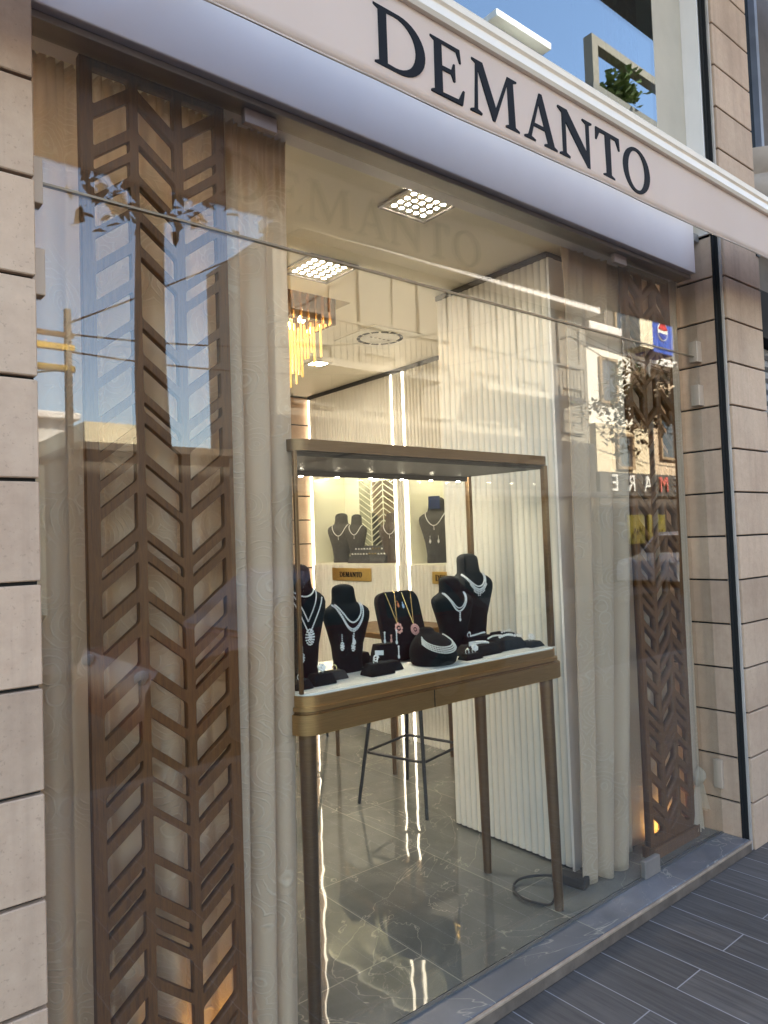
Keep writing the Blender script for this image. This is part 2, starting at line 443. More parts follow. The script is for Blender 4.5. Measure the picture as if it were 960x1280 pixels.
# ---- ceiling with the chandelier recess (x .9-2.37, y 3.11-3.95)
CZ = 2.80
cb = MB()
for (x0, x1, y0, y1) in ((-2.6, 4.2, 1.80, 3.11), (-2.6, 1.15, 3.11, 3.95), (2.37, 4.2, 3.11, 3.95), (-2.6, 4.2, 3.95, 7.2)):
    cb.box(x0, x1, y0, y1, CZ, CZ+.22)
cb.box(1.15, 2.37, 3.11, 3.95, CZ+.16, CZ+.22)
struct('ceiling', cb, m_ceil)

# ---- facade building: masses that shade the street, built round the shop room
bz = thing('shop_building', 'pale upper storeys of the corner building above the shop window', 'building', (1, 2, 0))
mm = MB()
mm.box(-14, .38, 1.95, 9, 4.6, 12.2).box(.38, 3.54, 1.95, 9, 4.6, 12.2).box(3.54, 4.2, 1.95, 9, 2.95, 12.2)
mm.box(-14, -2.7, 1.95, 9, -.2, 4.6)          # left neighbour bays
mm.box(-2.7, 4.2, 7.25, 9, -.2, 4.6)           # rear
mm.box(-2.7, .30, 1.95, 7.2, 3.06, 4.6)        # rooms beside the upper window
mm.box(.30, 3.54, 4.2, 7.2, 3.06, 4.6)         # rear wall of upper room
mm.build('wall', pmat('painted wall', (.55, .47, .40), .8, 0, .08), bz)
MB().box(3.936, 3.985, 2.0, 7.2, -.2, 2.949).build('wall', pmat('inner wall', (.6, .54, .45), .8), bz)
MB().box(-2.7, -2.6, 1.95, 7.2, -.2, 3.0).build('wall', MATS['inner wall'], bz)
MB().box(-2.6, .30, 1.80, 1.95, -.2, 3.06).build('wall', MATS['inner wall'], bz)
MB().box(.30, 3.54, 1.83, 4.2, 3.03, 3.06).build('wall', MATS['inner wall'], bz)
MB().box(-2.6, 3.6, 6.6, 6.7, 0, 2.80).build('wall', pmat('cream back wall', (.72, .66, .52), .6), bz)
# upper window: beige column behind the glass, white jamb, header
MB().box(.38, 3.54, 1.75, 1.95, 4.6, 4.9).build('upper_lintel', m_white, bz)
MB().box(3.545, 3.56, 1.69, 1.80, 2.97, 6.0, .003).build('upper_jamb', m_white, bz)
MB().box(3.26, 3.5445, 1.778, 1.86, 2.979, 4.6, .003).build('upper_pilaster', m_upcol, bz)
MB().box(-2, 6.5, .82, 1.70, 5.16, 5.24, .01).build('eave_slab', m_upcol, bz)
MB().box(3.545, 3.60, 1.806, 2.3, 2.97, 4.6).build('upper_jamb', m_upcol, bz)
ug = MB().box(.38, 3.2595, 1.775, 1.787, 2.98, 4.6).build('upper_glass', m_glass_up, bz)
MB().box(.38, 3.54, 1.74, 1.80, 2.94, 2.978).build('upper_window_sill', m_trim, bz)
MB().box(.45, 3.3, 2.25, 2.27, 3.07, 4.6).build('upper_blind', pmat('dim blind', (.20, .19, .18), .8), bz)

# ---- stone cladding
def clad_wall(name, label, x0, x1, yf, grooves, ztop, zbot, depth=.06, backx=None):
    t = thing(name, label, 'wall', ((x0+x1)/2, yf, zbot))
    mb = MB(); zs = [zbot]+sorted(grooves)+[ztop]
    for a, b in zip(zs, zs[1:]):
        mb.box(x0, x1, yf, yf+depth, a+(0.0042 if a != zbot else 0), b-.0042, .0025, 1)
    mb.build('stone_slabs', m_stone, t)
    MB().box(x0+.002, x1-.004, yf+.018, yf+depth+.05, zbot, ztop-.003).build('mortar_backing', m_backing, t)
    return t
gl = [.09+.2225*i for i in range(0, 20)]
off = 2.546-.2225*11-.09
gl = [z+off for z in gl]
clad_wall('stone_wall', 'left pier of pinkish beige stone slabs with dark open joints', -1.6, .4165, 1.68, [z for z in gl if z > -.02], 4.6, PAVE, .10)
gr = [2.752-.2155*i+.0 for i in range(0, 13)]
gr += [2.752+.2155*i for i in range(1, 9)]
t = thing('stone_pillar', 'narrow beige stone pillar right of the shop, sunless, with dark joints', 'pillar', (3.78, 1.64, PAVE))
mb = MB(); zs = [PAVE]+sorted(z for z in gr if z > -.02)+[4.55, 4.8]
for a, b in zip(zs, zs[1:]): mb.box(3.588, 3.985, 1.64, 1.94, a+(0.0042 if a > PAVE else 0), b-.0042, .0025, 1)
mb.build('stone_slabs', m_stone, t)
MB().box(3.600, 3.975, 1.655, 1.93, PAVE, 4.7).build('mortar_backing', m_backing, t)
MB().box(3.572, 3.5865, 1.652, 1.70, PAVE, 4.7).build('edge_trim', pmat('pale edge trim', (.45, .40, .36), .6), t)
# jamb inside the opening: face towards -x
t = thing('stone_jamb', 'right jamb of beige stone slabs turning into the shop window', 'wall', (3.60, 1.8, 0))
mb = MB(); zs = [0.0]+[z for z in sorted(gr) if 0.02 < z < 2.93]+[2.96]
for a, b in zip(zs, zs[1:]): mb.box(3.55, 3.60, 1.685, 2.5, a+(0.0042 if a > 0 else 0), b-.0042, .0025, 1)
mb.build('stone_slabs', m_stone, t)
MB().box(3.563, 3.65, 1.70, 2.5, -.05, 2.95).build('mortar_backing', m_backing, t)
MB().box(3.5635, 3.5705, 1.66, 1.6845, PAVE, 6).build('joint_cover', m_black, t)
MB().box(3.548, 3.5632, 1.676, 1.6843, PAVE, 6).build('joint_cover', m_black, t)
MB().box(3.575, 3.65, 1.71, 1.93, 2.96, 6).build('mortar_backing', m_black, t)

# ---- fascia, awning
fb = thing('window_header', 'smooth white lacquered fascia beam across the top of the window', 'fascia', (1.9, 1.75, 2.75))
MB().box(.20, 3.452, 1.72, 1.90, 2.757, 3.02, .004).build('fascia_panel', m_fascia, fb)
MB().box(.4175, 3.45, 1.745, 1.815, 2.737, 2.7565, .002).build('glass_channel', m_trim, fb)

aw = thing('awning', 'retracted cream awning with a pale pink valance lettered in black over the window', 'awning', (2, 1.4, 2.65))
def vz(x): return 2.648+.0195*(x-.675)
rows = []
nx = 120
for iz in range(9):
    row = []
    for ix in range(nx+1):
        x = .05+(4.6-.05)*ix/nx; zb = vz(x); zt = 2.905+.003*x
        s = iz/8; z = zb+(zt-zb)*s
        y = 1.36+.003*math.sin(x*5.1+.6)*(1-s)+.001*math.sin(x*13+2)*(1-s)
        row.append((x, y, z))
    rows.append(row)
va = MB().sheet(rows).build('valance', m_valance, aw, smooth=80)
sm = va.modifiers.new('thick', 'SOLIDIFY'); sm.thickness = .0022; sm.offset = 0
hem = []
for ix in range(nx+1):
    x = .05+4.55*ix/nx; hem.append((x, 1.36+.003*math.sin(x*5.1+.6)+.001*math.sin(x*13+2), vz(x)))
MB().tube(hem, .0032, 6).build('hem', pmat('hem stitching', (.52, .42, .36), .8), aw, smooth=60)
prof = [(1.300, 2.895), (1.366, 2.895), (1.385, 2.905), (1.385, 2.985), (1.34, 2.995), (1.31, 2.985), (1.298, 2.970), (1.300, 2.952), (1.309, 2.948), (1.309, 2.94), (1.296, 2.93), (1.293, 2.905)]
MB().prism([(y+.045, z+.004) for y, z in prof], 'x', .05, 4.6).build('front_bar', m_cream, aw, smooth=30)
MB().cyl((.05, 1.665, 3.115), (4.55, 1.665, 3.115), .045, n=20).build('roller_tube', m_cream, aw, smooth=40)
for x in (.6, 4.2): MB().cyl((x, 1.40, 2.93), (x+.25, 1.66, 3.02), .016, n=12).build('folding_arm', m_cream, aw, smooth=40)
# letters: serif capitals, unit cap height
def arc(cx, cy, rx, ry, a0, a1, n=18): return [(cx+rx*math.cos(R(a0+(a1-a0)*i/n)), cy+ry*math.sin(R(a0+(a1-a0)*i/n))) for i in range(n+1)]
LET = {}
LET['D'] = [[(0, 0), (.56, 0)]+arc(.56, .5, .62, .5, -90, 90)[1:-1]+[(.56, 1), (0, 1), (0, .965), (.10, .925), (.10, .075), (0, .035)],
            [(.285, .075), (.285, .925), (.46, .935)]+arc(.47, .5, .49, .435, 90, -90)[1:-1]+[(.46, .065)]]
LET['E'] = [[(0, 0), (.80, 0), (.86, .27), (.82, .28), (.70, .075), (.285, .065), (.285, .47), (.52, .475), (.58, .36), (.62, .36), (.62, .68), (.58, .68), (.53, .55), (.285, .545), (.285, .935), (.66, .925), (.745, .75), (.785, .755), (.755, 1), (0, 1), (0, .965), (.10, .925), (.10, .075), (0, .035)]]
LET['M'] = [[(0, 0), (.30, 0), (.30, .035), (.185, .075), (.215, .80), (.235, .80), (.60, 0), (.66, 0), (1.02, .80), (1.035, .80), (1.055, .075), (.955, .035), (.955, 0), (1.36, 0), (1.36, .035), (1.245, .075), (1.21, .925), (1.315, .965), (1.315, 1), (1.04, 1), (.70, .27), (.685, .27), (.35, 1), (.06, 1), (.06, .965), (.16, .925), (.115, .075), (0, .035)]]
LET['A'] = [[(0, 0), (.34, 0), (.34, .035), (.215, .07), (.295, .30), (.655, .30), (.735, .075), (.625, .035), (.625, 0), (1.04, 0), (1.04, .035), (.945, .07), (.585, 1.02), (.50, 1.02), (.14, .12), (.11, .075), (0, .035)],
            [(.325, .37), (.475, .80), (.63, .37)]]
LET['N'] = [[(.02, 0), (.34, 0), (.34, .035), (.225, .08), (.225, .72), (.245, .72), (.90, -.02), (.99, -.02), (.99, .925), (1.09, .965), (1.09, 1), (.78, 1), (.78, .965), (.89, .92), (.89, .33), (.87, .33), (.28, 1), (0, 1), (0, .965), (.125, .89), (.125, .08), (.02, .035)]]
LET['T'] = [[(.25, 0), (.68, 0), (.68, .035), (.56, .075), (.56, .925), (.76, .915), (.865, .72), (.905, .725), (.89, 1.0), (.04, 1.0), (.02, .725), (.06, .72), (.17, .915), (.37, .925), (.37, .075), (.25, .035)]]
LET['O'] = [arc(.53, .5, .53, .525, 0, 360, 40)[:-1], arc(.53, .5, .335, .455, 0, -360, 40)[:-1]]
LH = .156
for ch, x0, wd in (('D', 1.136, .175), ('E', 1.332, .128), ('M', 1.483, .209), ('A', 1.713, .160), ('N', 1.882, .181), ('T', 2.080, .146), ('O', 2.246, .173)):
    ps = LET[ch]; mx = max(p[0] for p in ps[0]); sx = wd/mx
    zb = 2.699+.004*(x0-1.1)
    xm = x0+wd/2; yy = 1.36+.0015*math.sin(xm*5.1+.6)
    loops = [[(x0+p[0]*sx, zb+p[1]*LH) for p in lp] for lp in ps]
    plate_mb(loops, .007, Matrix.Translation((0, yy-.0007, 0))).build('letter', m_letter, aw)

# ---- shop window glass
wg = thing('shop_window', 'large frameless shop window of two stacked glass panes with metal clamps', 'window', (1.95, G, 0))
JZ = 2.362
MB().box(.4175, 3.5485, G-.004, G+.004, .002, JZ-.003).build('lower_pane', m_glass, wg)
MB().box(.4175, 3.5485, G-.004, G+.004, JZ+.003, 2.745).build('upper_pane', m_glass, wg)
MB().box(.4175, 3.5485, G-.006, G+.006, JZ-.003, JZ+.003).build('joint_strip', pmat('silicone joint', (.25, .19, .13), .35, .3), wg)
MB().box(.4175, 3.5485, G-.0055, G+.0055, .0004, .006).build('bottom_seal', pmat('sealant', (.10, .10, .10), .5), wg)
for (x0, x1, z0, z1) in ((.405, .4545, 2.305, 2.415), (.405, .4565, 2.09, 2.20), (3.50, 3.5495, 2.335, 2.44), (3.50, 3.5495, 2.115, 2.22), (3.53, 3.5495, .22, .36)):
    MB().box(x0, x1, G-.022, G+.022, z0, z1, .003).build('clamp', m_steel, wg)
for (x0, x1) in ((.995, 1.10), (2.825, 2.92)): MB().box(x0, x1, G-.011, G+.011, 2.695, 2.737, .002).build('clamp', pmat('dull clamp', (.42, .36, .35), .45, .5), wg)
MB().box(2.835, 2.955, G-.012, G+.012, .0005, .075, .003).build('clamp', pmat('grey clamp', (.30, .27, .25), .45, .5), wg)

# ------------------------------------------------------------------ lattice screens
def lattice(h_shift=0.0):
    Y = 1.84; k = Y
    def X(px, py): return px, py
    def pix(px, py):
        d = Fv+(px-480)/F_PX*cam_r-(py-640)/F_PX*cam_u
        t_ = Y/d.y; return 1.5+t_*d.z
    z1 = lambda l: [(60+a/4, 60+b/4) for a, b in l]
    z2 = lambda l: [(360+a/4, 360+b/4) for a, b in l]
    z3 = lambda l: [(660+a/4, 660+b/4) for a, b in l]
    z4 = lambda l: [(960+a/4, 960+b/4) for a, b in l]
    c1 = z1([(265, 405), (460, 520), (565, 640), (690, 800), (850, 965), (1020, 1150)])+z2([(15, 150), (200, 330), (380, 520), (570, 690), (735, 830), (870, 960), (1015, 1200)])+z3([(60, 110), (165, 300), (365, 475), (540, 685), (755, 890), (960, 1085), (1160, 1215)])+z4([(70, 195), (255, 425), (495, 550), (605, 655), (715, 850), (905, 1075), (1150, 1290)])
    c2 = z1([(280, 430), (480, 640), (685, 815), (865, 990), (1040, 1350)])+z2([(195, 330), (380, 520), (565, 615), (670, 825), (875, 980), (1020, 1210)])+z3([(55, 110), (160, 310), (360, 480), (530, 690), (750, 890), (945, 1090), (1140, 1240)])+z4([(65, 190), (235, 430), (475, 630), (695, 740), (800, 835), (885, 1055), (1110, 1250)])
    c3 = z1([(390, 530), (580, 630), (675, 730), (775, 890), (945, 1065), (1115, 1165)])+z2([(15, 200), (245, 370), (420, 540), (590, 640), (690, 830), (885, 970), (1020, 1190)])+z3([(40, 95), (140, 275), (330, 435), (485, 545), (590, 640), (690, 830), (880, 1010), (1070, 1110), (1170, 1290)])+z4([(145, 310), (370, 420), (470, 520), (575, 690), (750, 915), (975, 1145), (1205, 1240)])
    zb0, zt0 = .09, 2.735
    SL = .80
    holes = []
    def para(xa, xb, zt, zb, rise):
        """hole with right/left edges; zt,zb at xa if rise<0 else at xb"""
        dz = SL*(xb-xa)
        if rise > 0: q = [(xa, zb-dz), (xb, zb), (xb, zt), (xa, zt-dz)]
        else: q = [(xa, zb), (xb, zb-dz), (xb, zt-dz), (xa, zt)]
        # clip to the frame
        def clip(poly, keep, inter):
            out = []
            for i in range(len(poly)):
                a, b = poly[i-1], poly[i]
                if keep(b):
                    if not keep(a): out.append(inter(a, b))
                    out.append(b)
                elif keep(a): out.append(inter(a, b))
            return out
        def at(z): return lambda a, b: (a[0]+(b[0]-a[0])*(z-a[1])/(b[1]-a[1]), z)
        q = clip(q, lambda p: p[1] <= zt0-.0001, at(zt0)) if q else q
        q = clip(q, lambda p: p[1] >= zb0+.0001, at(zb0)) if q else q
        if len(q) >= 3:
            ar = abs(sum(q[i-1][0]*q[i][1]-q[i][0]*q[i-1][1] for i in range(len(q))))/2
            if ar > 2.5e-4: holes.append(rpoly(q, .008, 4))
    def fill(lst, px, xa, xb, rise):
        zz = [(pix(px(a), a), pix(px(b), b)) for a, b in lst]
        # continue the pattern below the frame edge of the photograph
        pat = [.085, .030, .10, .07]
        z = zz[-1][1]; i = 0
        while z > -.1: z -= .032; zz.append((z, z-pat[i % 4])); z -= pat[i % 4]; i += 1
        z = zz[0][0]; i = 0
        while z < 3.1: z += .034; zz.insert(0, (z+pat[(i+2) % 4], z)); z += pat[(i+2) % 4]; i += 1
        for zt, zb in zz: para(xa, xb, zt, zb, rise)
    fill(c1, lambda y: 161+.0148*y, .597, .692, 1)
    fill(c2, lambda y: 173+.019*y, .714, .815, -1)
    fill(c3, lambda y: 270+.019*y, .838, .938, 1)
    outer = [(.566, .0), (.966, .0), (.966, 2.795), (.566, 2.795)]
    return outer, holes
o_, h_ = lattice()
sl = plate_mb([o_]+h_, .026, Matrix.Translation((0, 1.854, 0))).build('lattice_screen', m_walnut)
tag(sl, 'walnut chevron lattice screen at the left, nearest the camera', 'screen', 'chevron lattice screens in the window')
mx_ = 3.028+.966
sr_loops = [[(mx_-p[0], p[1]) for p in lp] for lp in [o_]+h_]
s2 = plate_mb(sr_loops, .030, Matrix.Translation((0, 1.868, 0)))
s2.box(3.025, 3.44, 1.835, 1.90, .0, .055, .004)
s2 = s2.build('lattice_screen', m_walnut)
tag(s2, 'walnut chevron lattice screen at the right, lit amber near the floor', 'screen', 'chevron lattice screens in the window')
s3 = plate_mb([[(p[0]+2.53, p[1]+1.85) for p in lp] for lp in [o_]+h_ if max(q[1] for q in lp) > 1.25 or lp is o_], .034, Matrix.Translation((0, 1.92, 0)))
for v in [v for v in s3.bm.verts if v.co.z < 3.07]: v.co.z = max(v.co.z, 3.065)
s3 = s3.build('lattice_screen', m_walnut); tag(s3, 'walnut chevron lattice screen behind the upstairs window glass', 'screen', 'chevron lattice screens in the window')

# ------------------------------------------------------------------ curtains
def curtain(name, label, xt, xb, y0, zt, zb, nf, amp, seed, pleat=True, flare=0.0, wob=.012, back=0.0):
    rnd = random.Random(seed)
    nx, nz = max(60, int(nf*14)), 70
    ph = [rnd.uniform(0, 6.28) for _ in range(6)]; ks = [nf, nf*.63+.3, nf*1.7+.2]
    rows = []; uvs = []
    L = (xb[1]-xb[0])*1.55
    for j in range(nz+1):
        t = j/nz; z = zt+(zb-zt)*t
        xl = xt[0]+(xb[0]-xt[0])*t**1.2; xr = xt[1]+(xb[1]-xt[1])*t**1.2
        tp = math.exp(-t*nz/70*26)
        row = []
        for i in range(nx+1):
            s = i/nx
            a = amp*(.45+.55*min(1, t*2.2))
            f = math.sin(2*PI*ks[0]*s+ph[0]+.25*math.sin(3.1*t+ph[3]))*.62+math.sin(2*PI*ks[1]*s+ph[1]+.5*t)*.33+math.sin(2*PI*ks[2]*s+ph[2]-.6*t)*.14
            y = y0+a*f
            if pleat: y += tp*.020*math.sin(2*PI*nf*4.0*s+ph[4])*(1-.3*t)
            x = xl+(xr-xl)*s+.010*math.cos(2*PI*ks[0]*s+ph[0])*min(1, t*3)
            y += back*t
            zz = z + (.012*math.sin(2*PI*nf*.5*s+ph[5]) if j == nz else 0)
            row.append((x, y, zz)); uvs.append((s*L, t*(zt-zb)))
        rows.append(row)
    mb = MB().sheet(rows)
    uvl = mb.bm.loops.layers.uv.new('UVMap'); mb.bm.verts.index_update()
    for f in mb.bm.faces:
        for l in f.loops: l[uvl].uv = uvs[l.vert.index]
    o = mb.build(name, m_curtain, smooth=180)
    s = o.modifiers.new('thick', 'SOLIDIFY'); s.thickness = .0025; s.offset = 1
    return tag(o, label, 'curtain', 'beige damask curtains in the window')
curtain('curtain', 'wide beige damask curtain hanging behind the left lattice screen', (.36, 1.00), (.36, 1.0), 1.965, 2.798, .0, 6.5, .040, 3)
curtain('curtain', 'gathered beige damask curtain between the left screen and the showcase', (.985, 1.205), (.955, 1.15), 1.90, 2.775, -.0+.01, 2.6, .034, 11)
curtain('curtain', 'full length beige damask curtain covering the end of the fluted partition', (2.645, 3.09), (2.585, 2.86), 1.905, 2.775, .004, 2.6, .046, 21)
curtain('curtain', 'beige damask curtain hanging behind the right lattice screen', (2.99, 3.46), (2.86, 3.40), 1.985, 2.798, .01, 4.0, .036, 5)
kn = curtain('curtain', 'narrow beige damask curtain beside the stone jamb, knotted up at its foot', (3.45, 3.535), (3.40, 3.535), 1.868, 2.775, .29, 1.3, .022, 8)
# the knot and hanging tails of that curtain
kt = MB()
rnd = random.Random(2)
rings = []
for k in range(11):
    v = k/10; z = .315-.085*v; r0 = .022+.020*math.sin(PI*v)
    rings.append([(3.478+.006*v+(r0*(1+.22*math.sin(5*a+3*v)))*math.cos(a)*1.15, 1.862+(r0*(1+.22*math.sin(5*a+3*v)))*math.sin(a)*.8, z+.006*math.sin(3*a)) for a in [2*PI*q/30 for q in range(30)]])
kt.loft(rings)
def tail(x0, x1, xb0, xb1, zt, zb, y, ph):
    kt.sheet([[(x0+(x1-x0)*s+((xb0+(xb1-xb0)*s)-(x0+(x1-x0)*s))*t, y-.012*t+.010*math.sin(s*17+ph)*(.3+t), zt+(zb-zt)*t+.008*math.sin(s*9+ph)*t) for s in [q/24 for q in range(25)]] for t in [q/16 for q in range(17)]])
tail(3.455, 3.495, 3.40, 3.475, .25, .02, 1.858, .4)
tail(3.485, 3.510, 3.495, 3.535, .25, .11, 1.850, 2.2)
kt.build('knot', m_curtain, kn, smooth=60)

# ------------------------------------------------------------------ fluted partition and feature wall
def flute_x(xf, y0, y1, z0, z1, pitch=.038, depth=.012, n=9):
    """fluted sheet on the plane x=xf facing -x"""
    cols = []; y = y0; k = max(1, round((y1-y0)/pitch)); p = (y1-y0)/k
    for i in range(k):
        for sx_, k_ in ((0, 0), (.10, .55), (.20, .92), (.32, 1), (.68, 1), (.80, .92), (.90, .55)): cols.append((xf-depth*k_, y0+(i+sx_)*p))
    cols.append((xf, y1))
    return cols
def flute_panel(mb, xf, y0, y1, z0, z1, back=.03, **k):
    c = flute_x(xf, y0, y1, z0, z1, **k)
    poly = [(x, y) for x, y in c]+[(xf+back, y1), (xf+back, y0)]
    mb.prism(poly, 'z', z0, z1)
pt = thing('fluted_partition', 'white fluted partition standing end-on to the window behind the showcase', 'partition', (2.75, 2.4, 0))
mb = MB(); flute_panel(mb, 2.69, 2.035, 2.765, .015, 2.765); mb.build('fluted_panel', m_flute_white, pt, smooth=50)
MB().box(2.721, 2.92, 2.028, 2.766, 0, 2.77, .003).build('core', pmat('partition core', (.74, .74, .74), .45, 0, .02), pt)
MB().box(2.683, 2.7205, 2.022, 2.0345, .0, 2.768).build('edge_strip', pmat('edge strip', (.72, .73, .75), .35, 0, .02), pt)
MB().box(2.68, 2.92, 2.03, 2.77, 2.7705, 2.795).build('shadow_gap', m_blackmetal, pt)
MB().box(2.695, 2.92, 2.03, 2.77, 0, .0148).build('shadow_gap', m_blackmetal, pt)

FX = 3.58
fw = thing('feature_wall', 'cream fluted side wall with two lit display niches and vertical light strips', 'wall', (FX, 4.3, 0))
mb = MB()
NZ0, NZ1 = 1.315, 2.12
n1 = (4.225, 5.335); n2 = (3.10, 4.055)
flute_panel(mb, FX, 2.9, 5.36, 0, NZ0-.012)
flute_panel(mb, FX, 2.9, 5.36, NZ1, 2.765)
flute_panel(mb, FX, 4.095, 4.19, NZ0-.012, NZ1)
flute_panel(mb, FX, 2.9, n2[0], NZ0-.012, NZ1)
mb.build('fluted_panel', m_flute, fw, smooth=50)
MB().box(FX-.012, 3.65, 2.9, 5.37, 2.766, 2.798).build('shadow_gap', m_blackmetal, fw)
MB().box(FX+.036, 3.655, 2.5, 6.6, 0, 2.80).build('backing', pmat('wall backing', (.6, .56, .45), .6), fw) if False else None
for i, (y0, y1) in enumerate((n1, n2)):
    nb = MB()
    D = .34
    nb.box(FX-.006, FX+D, y0, y1, NZ0-.011, NZ0).box(FX-.002, FX+D, y0, y1, NZ1+.0005, NZ1+.012)
    nb.box(FX-.002, FX+D, y0-.012, y0-.0003, NZ0-.011, NZ1+.012).box(FX-.002, FX+D, y1+.0003, y1+.012, NZ0-.011, NZ1+.012)
    nb.box(FX+D+.0005, FX+D+.012, y0, y1, NZ0, NZ1)
    nb.box(FX-.004, FX+.0008, y0+.001, y1-.001, NZ1-.07, NZ1)
    n_ = nb.build('niche', m_niche, fw)
    MB().box(FX+.0012, FX+.006, y0+.03, y1-.03, NZ1-.066, NZ1-.004).build('niche_light', m_nichelight, n_)
for y in (5.352, 4.207, 4.075):
    MB().box(FX-.016, FX-.002, y-.007, y+.007, .002, 2.764).build('light_strip', m_glow, fw)
# mirrored niche backs with the reflected chevrons modelled as pale strips
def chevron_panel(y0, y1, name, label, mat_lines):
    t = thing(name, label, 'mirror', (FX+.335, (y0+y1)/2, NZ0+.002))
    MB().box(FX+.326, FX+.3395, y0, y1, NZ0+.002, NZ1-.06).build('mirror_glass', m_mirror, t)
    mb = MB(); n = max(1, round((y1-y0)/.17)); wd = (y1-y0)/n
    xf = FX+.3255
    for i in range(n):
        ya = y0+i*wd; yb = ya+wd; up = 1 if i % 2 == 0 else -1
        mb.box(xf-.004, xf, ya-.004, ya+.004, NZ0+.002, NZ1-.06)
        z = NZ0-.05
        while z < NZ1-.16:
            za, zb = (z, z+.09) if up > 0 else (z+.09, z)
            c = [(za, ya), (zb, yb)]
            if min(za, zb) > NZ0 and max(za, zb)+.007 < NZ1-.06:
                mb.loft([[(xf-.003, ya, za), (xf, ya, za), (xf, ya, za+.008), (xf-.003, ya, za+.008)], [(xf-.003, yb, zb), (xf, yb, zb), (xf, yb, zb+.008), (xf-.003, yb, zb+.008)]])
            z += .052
    mb.build('chevron_reflection', mat_lines, t)
chevron_panel(4.26, 5.10, 'mirror_panel', 'grey mirror with its chevron reflection built as pale strips at the back of the longer niche', pmat('pale chevron reflection', (.78, .77, .60), .4))
chevron_panel(3.30, 3.62, 'mirror_panel', 'narrow grey mirror with its chevron reflection built as pale strips at the back of the shorter niche', MATS['pale chevron reflection'])

t = thing('stone_pillar', 'stone clad column in the far corner beyond the feature wall', 'pillar', (3.4, 5.5, 0))
mb = MB(); z = 0
zz = [0]+[.23+.2105*i for i in range(12)]+[2.79]
for a, b in zip(zz, zz[1:]): mb.box(3.10, 3.585, 5.375, 5.8, a, b-.011, .003, 1)
mb.build('stone_slabs', m_stone, t); MB().box(3.11, 3.58, 5.388, 5.79, 0, 2.78).build('mortar_backing', m_backing, t)

# nameplates
def text_bm(txt, size, ext, sx=1.0):
    cu = bpy.data.curves.new('tx', 'FONT'); cu.body = txt; cu.size = size; cu.extrude = ext; cu.align_x = 'CENTER'; cu.align_y = 'CENTER'; cu.resolution_u = 2
    o = bpy.data.objects.new('tx', cu); COL.objects.link(o)
    me = bpy.data.meshes.new_from_object(o.evaluated_get(bpy.context.evaluated_depsgraph_get()))
    bm = bmesh.new(); bm.from_mesh(me); bpy.data.objects.remove(o); bpy.data.curves.remove(cu); bpy.data.meshes.remove(me)
    return bm
for (y0, y1, z0, z1, lab) in ((4.53, 5.055, 1.172, 1.278, 'brass nameplate below the longer lit niche'), (3.44, 3.815, 1.172, 1.26, 'brass nameplate below the shorter niche, half hidden by the showcase')):
    t = thing('nameplate', lab, 'nameplate', (FX-.015, (y0+y1)/2, z0))
    MB().box(FX-.024, FX-.0105, y0, y1, z0, z1, .003).build('plate', m_gold, t)
    # serif letters facing -x: reading direction runs towards -y
    hgt = .042; adv = [0, .20, .355, .59, .765, .965, 1.13]; seq = 'DEMANTO'; wds = [.175, .128, .209, .16, .181, .146, .173]
    sc_ = .30/1.29*1.0; mbp = MB()
    for ch, a, wd in zip(seq, adv, wds):
        ps = LET[ch]; mx = max(p[0] for p in ps[0])
        lp = [[((a+p[0]*wd/mx)*sc_, p[1]*hgt) for p in l] for l in ps]
        bm_ = plate(lp, .004)
        # local x -> -y world, local z -> z, facing -x
        mt = Matrix(((0, 1, 0, FX-.0262), (-1, 0, 0, (y0+y1)/2+.15), (0, 0, 1, (z0+z1)/2-hgt/2), (0, 0, 0, 1)))
        mbp._merge(bm_, mt)
    mbp.build('lettering', m_letter, t)

# ------------------------------------------------------------------ ceiling lamps
def led_panel(cx, cy, sz, label, pw):
    t = thing('led_ceiling_panel', label, 'ceiling light', (cx, cy, CZ-.012), 'dotted led panels in the shop ceiling')
    h = sz/2
    plate_mb([[(-h, -h), (h, -h), (h, h), (-h, h)], rpoly([(-h+.012, -h+.012), (h-.012, -h+.012), (h-.012, h-.012), (-h+.012, h-.012)], .004)], .010,
             Matrix.Translation((cx, cy, CZ-.0055)) @ Matrix.Rotation(R(90), 4, 'X')).build('frame', m_trim, t)
    MB().box(cx-h+.0125, cx+h-.0125, cy-h+.0125, cy+h-.0125, CZ-.006, CZ-.0005).build('face_plate', m_ledframe, t)
    mb = MB(); p = sz*.155
    for i in range(5):
        for j in range(5): mb.cyl((cx+(i-2)*p, cy+(j-2)*p, CZ-.0064), (cx+(i-2)*p, cy+(j-2)*p, CZ-.0061), p*.25, n=14)
    mb.build('led_lens', m_led, t)
    return t
led_panel(1.89, 2.005, .245, 'dotted square LED ceiling panel just behind the glass', 11)
led_panel(1.945, 2.79, .27, 'dotted square LED ceiling panel farther in, near the chandelier', 13)
led_panel(.55, 2.75, .27, 'dotted square LED ceiling panel added out of view behind the left curtain', 12)  # unseen panel added to brighten the room behind the curtain
dl = thing('downlight', 'small square recessed downlight near the far wall', 'ceiling light', (2.965, 4.31, CZ-.01))
MB().box(2.89, 3.04, 4.235, 4.385, CZ-.006, CZ-.0005).build('frame', m_ceil, dl)
MB().box(2.915, 3.015, 4.26, 4.36, CZ-.0066, CZ-.0062).build('lens', emat('small downlight lens', (1, .97, .9), 25), dl)
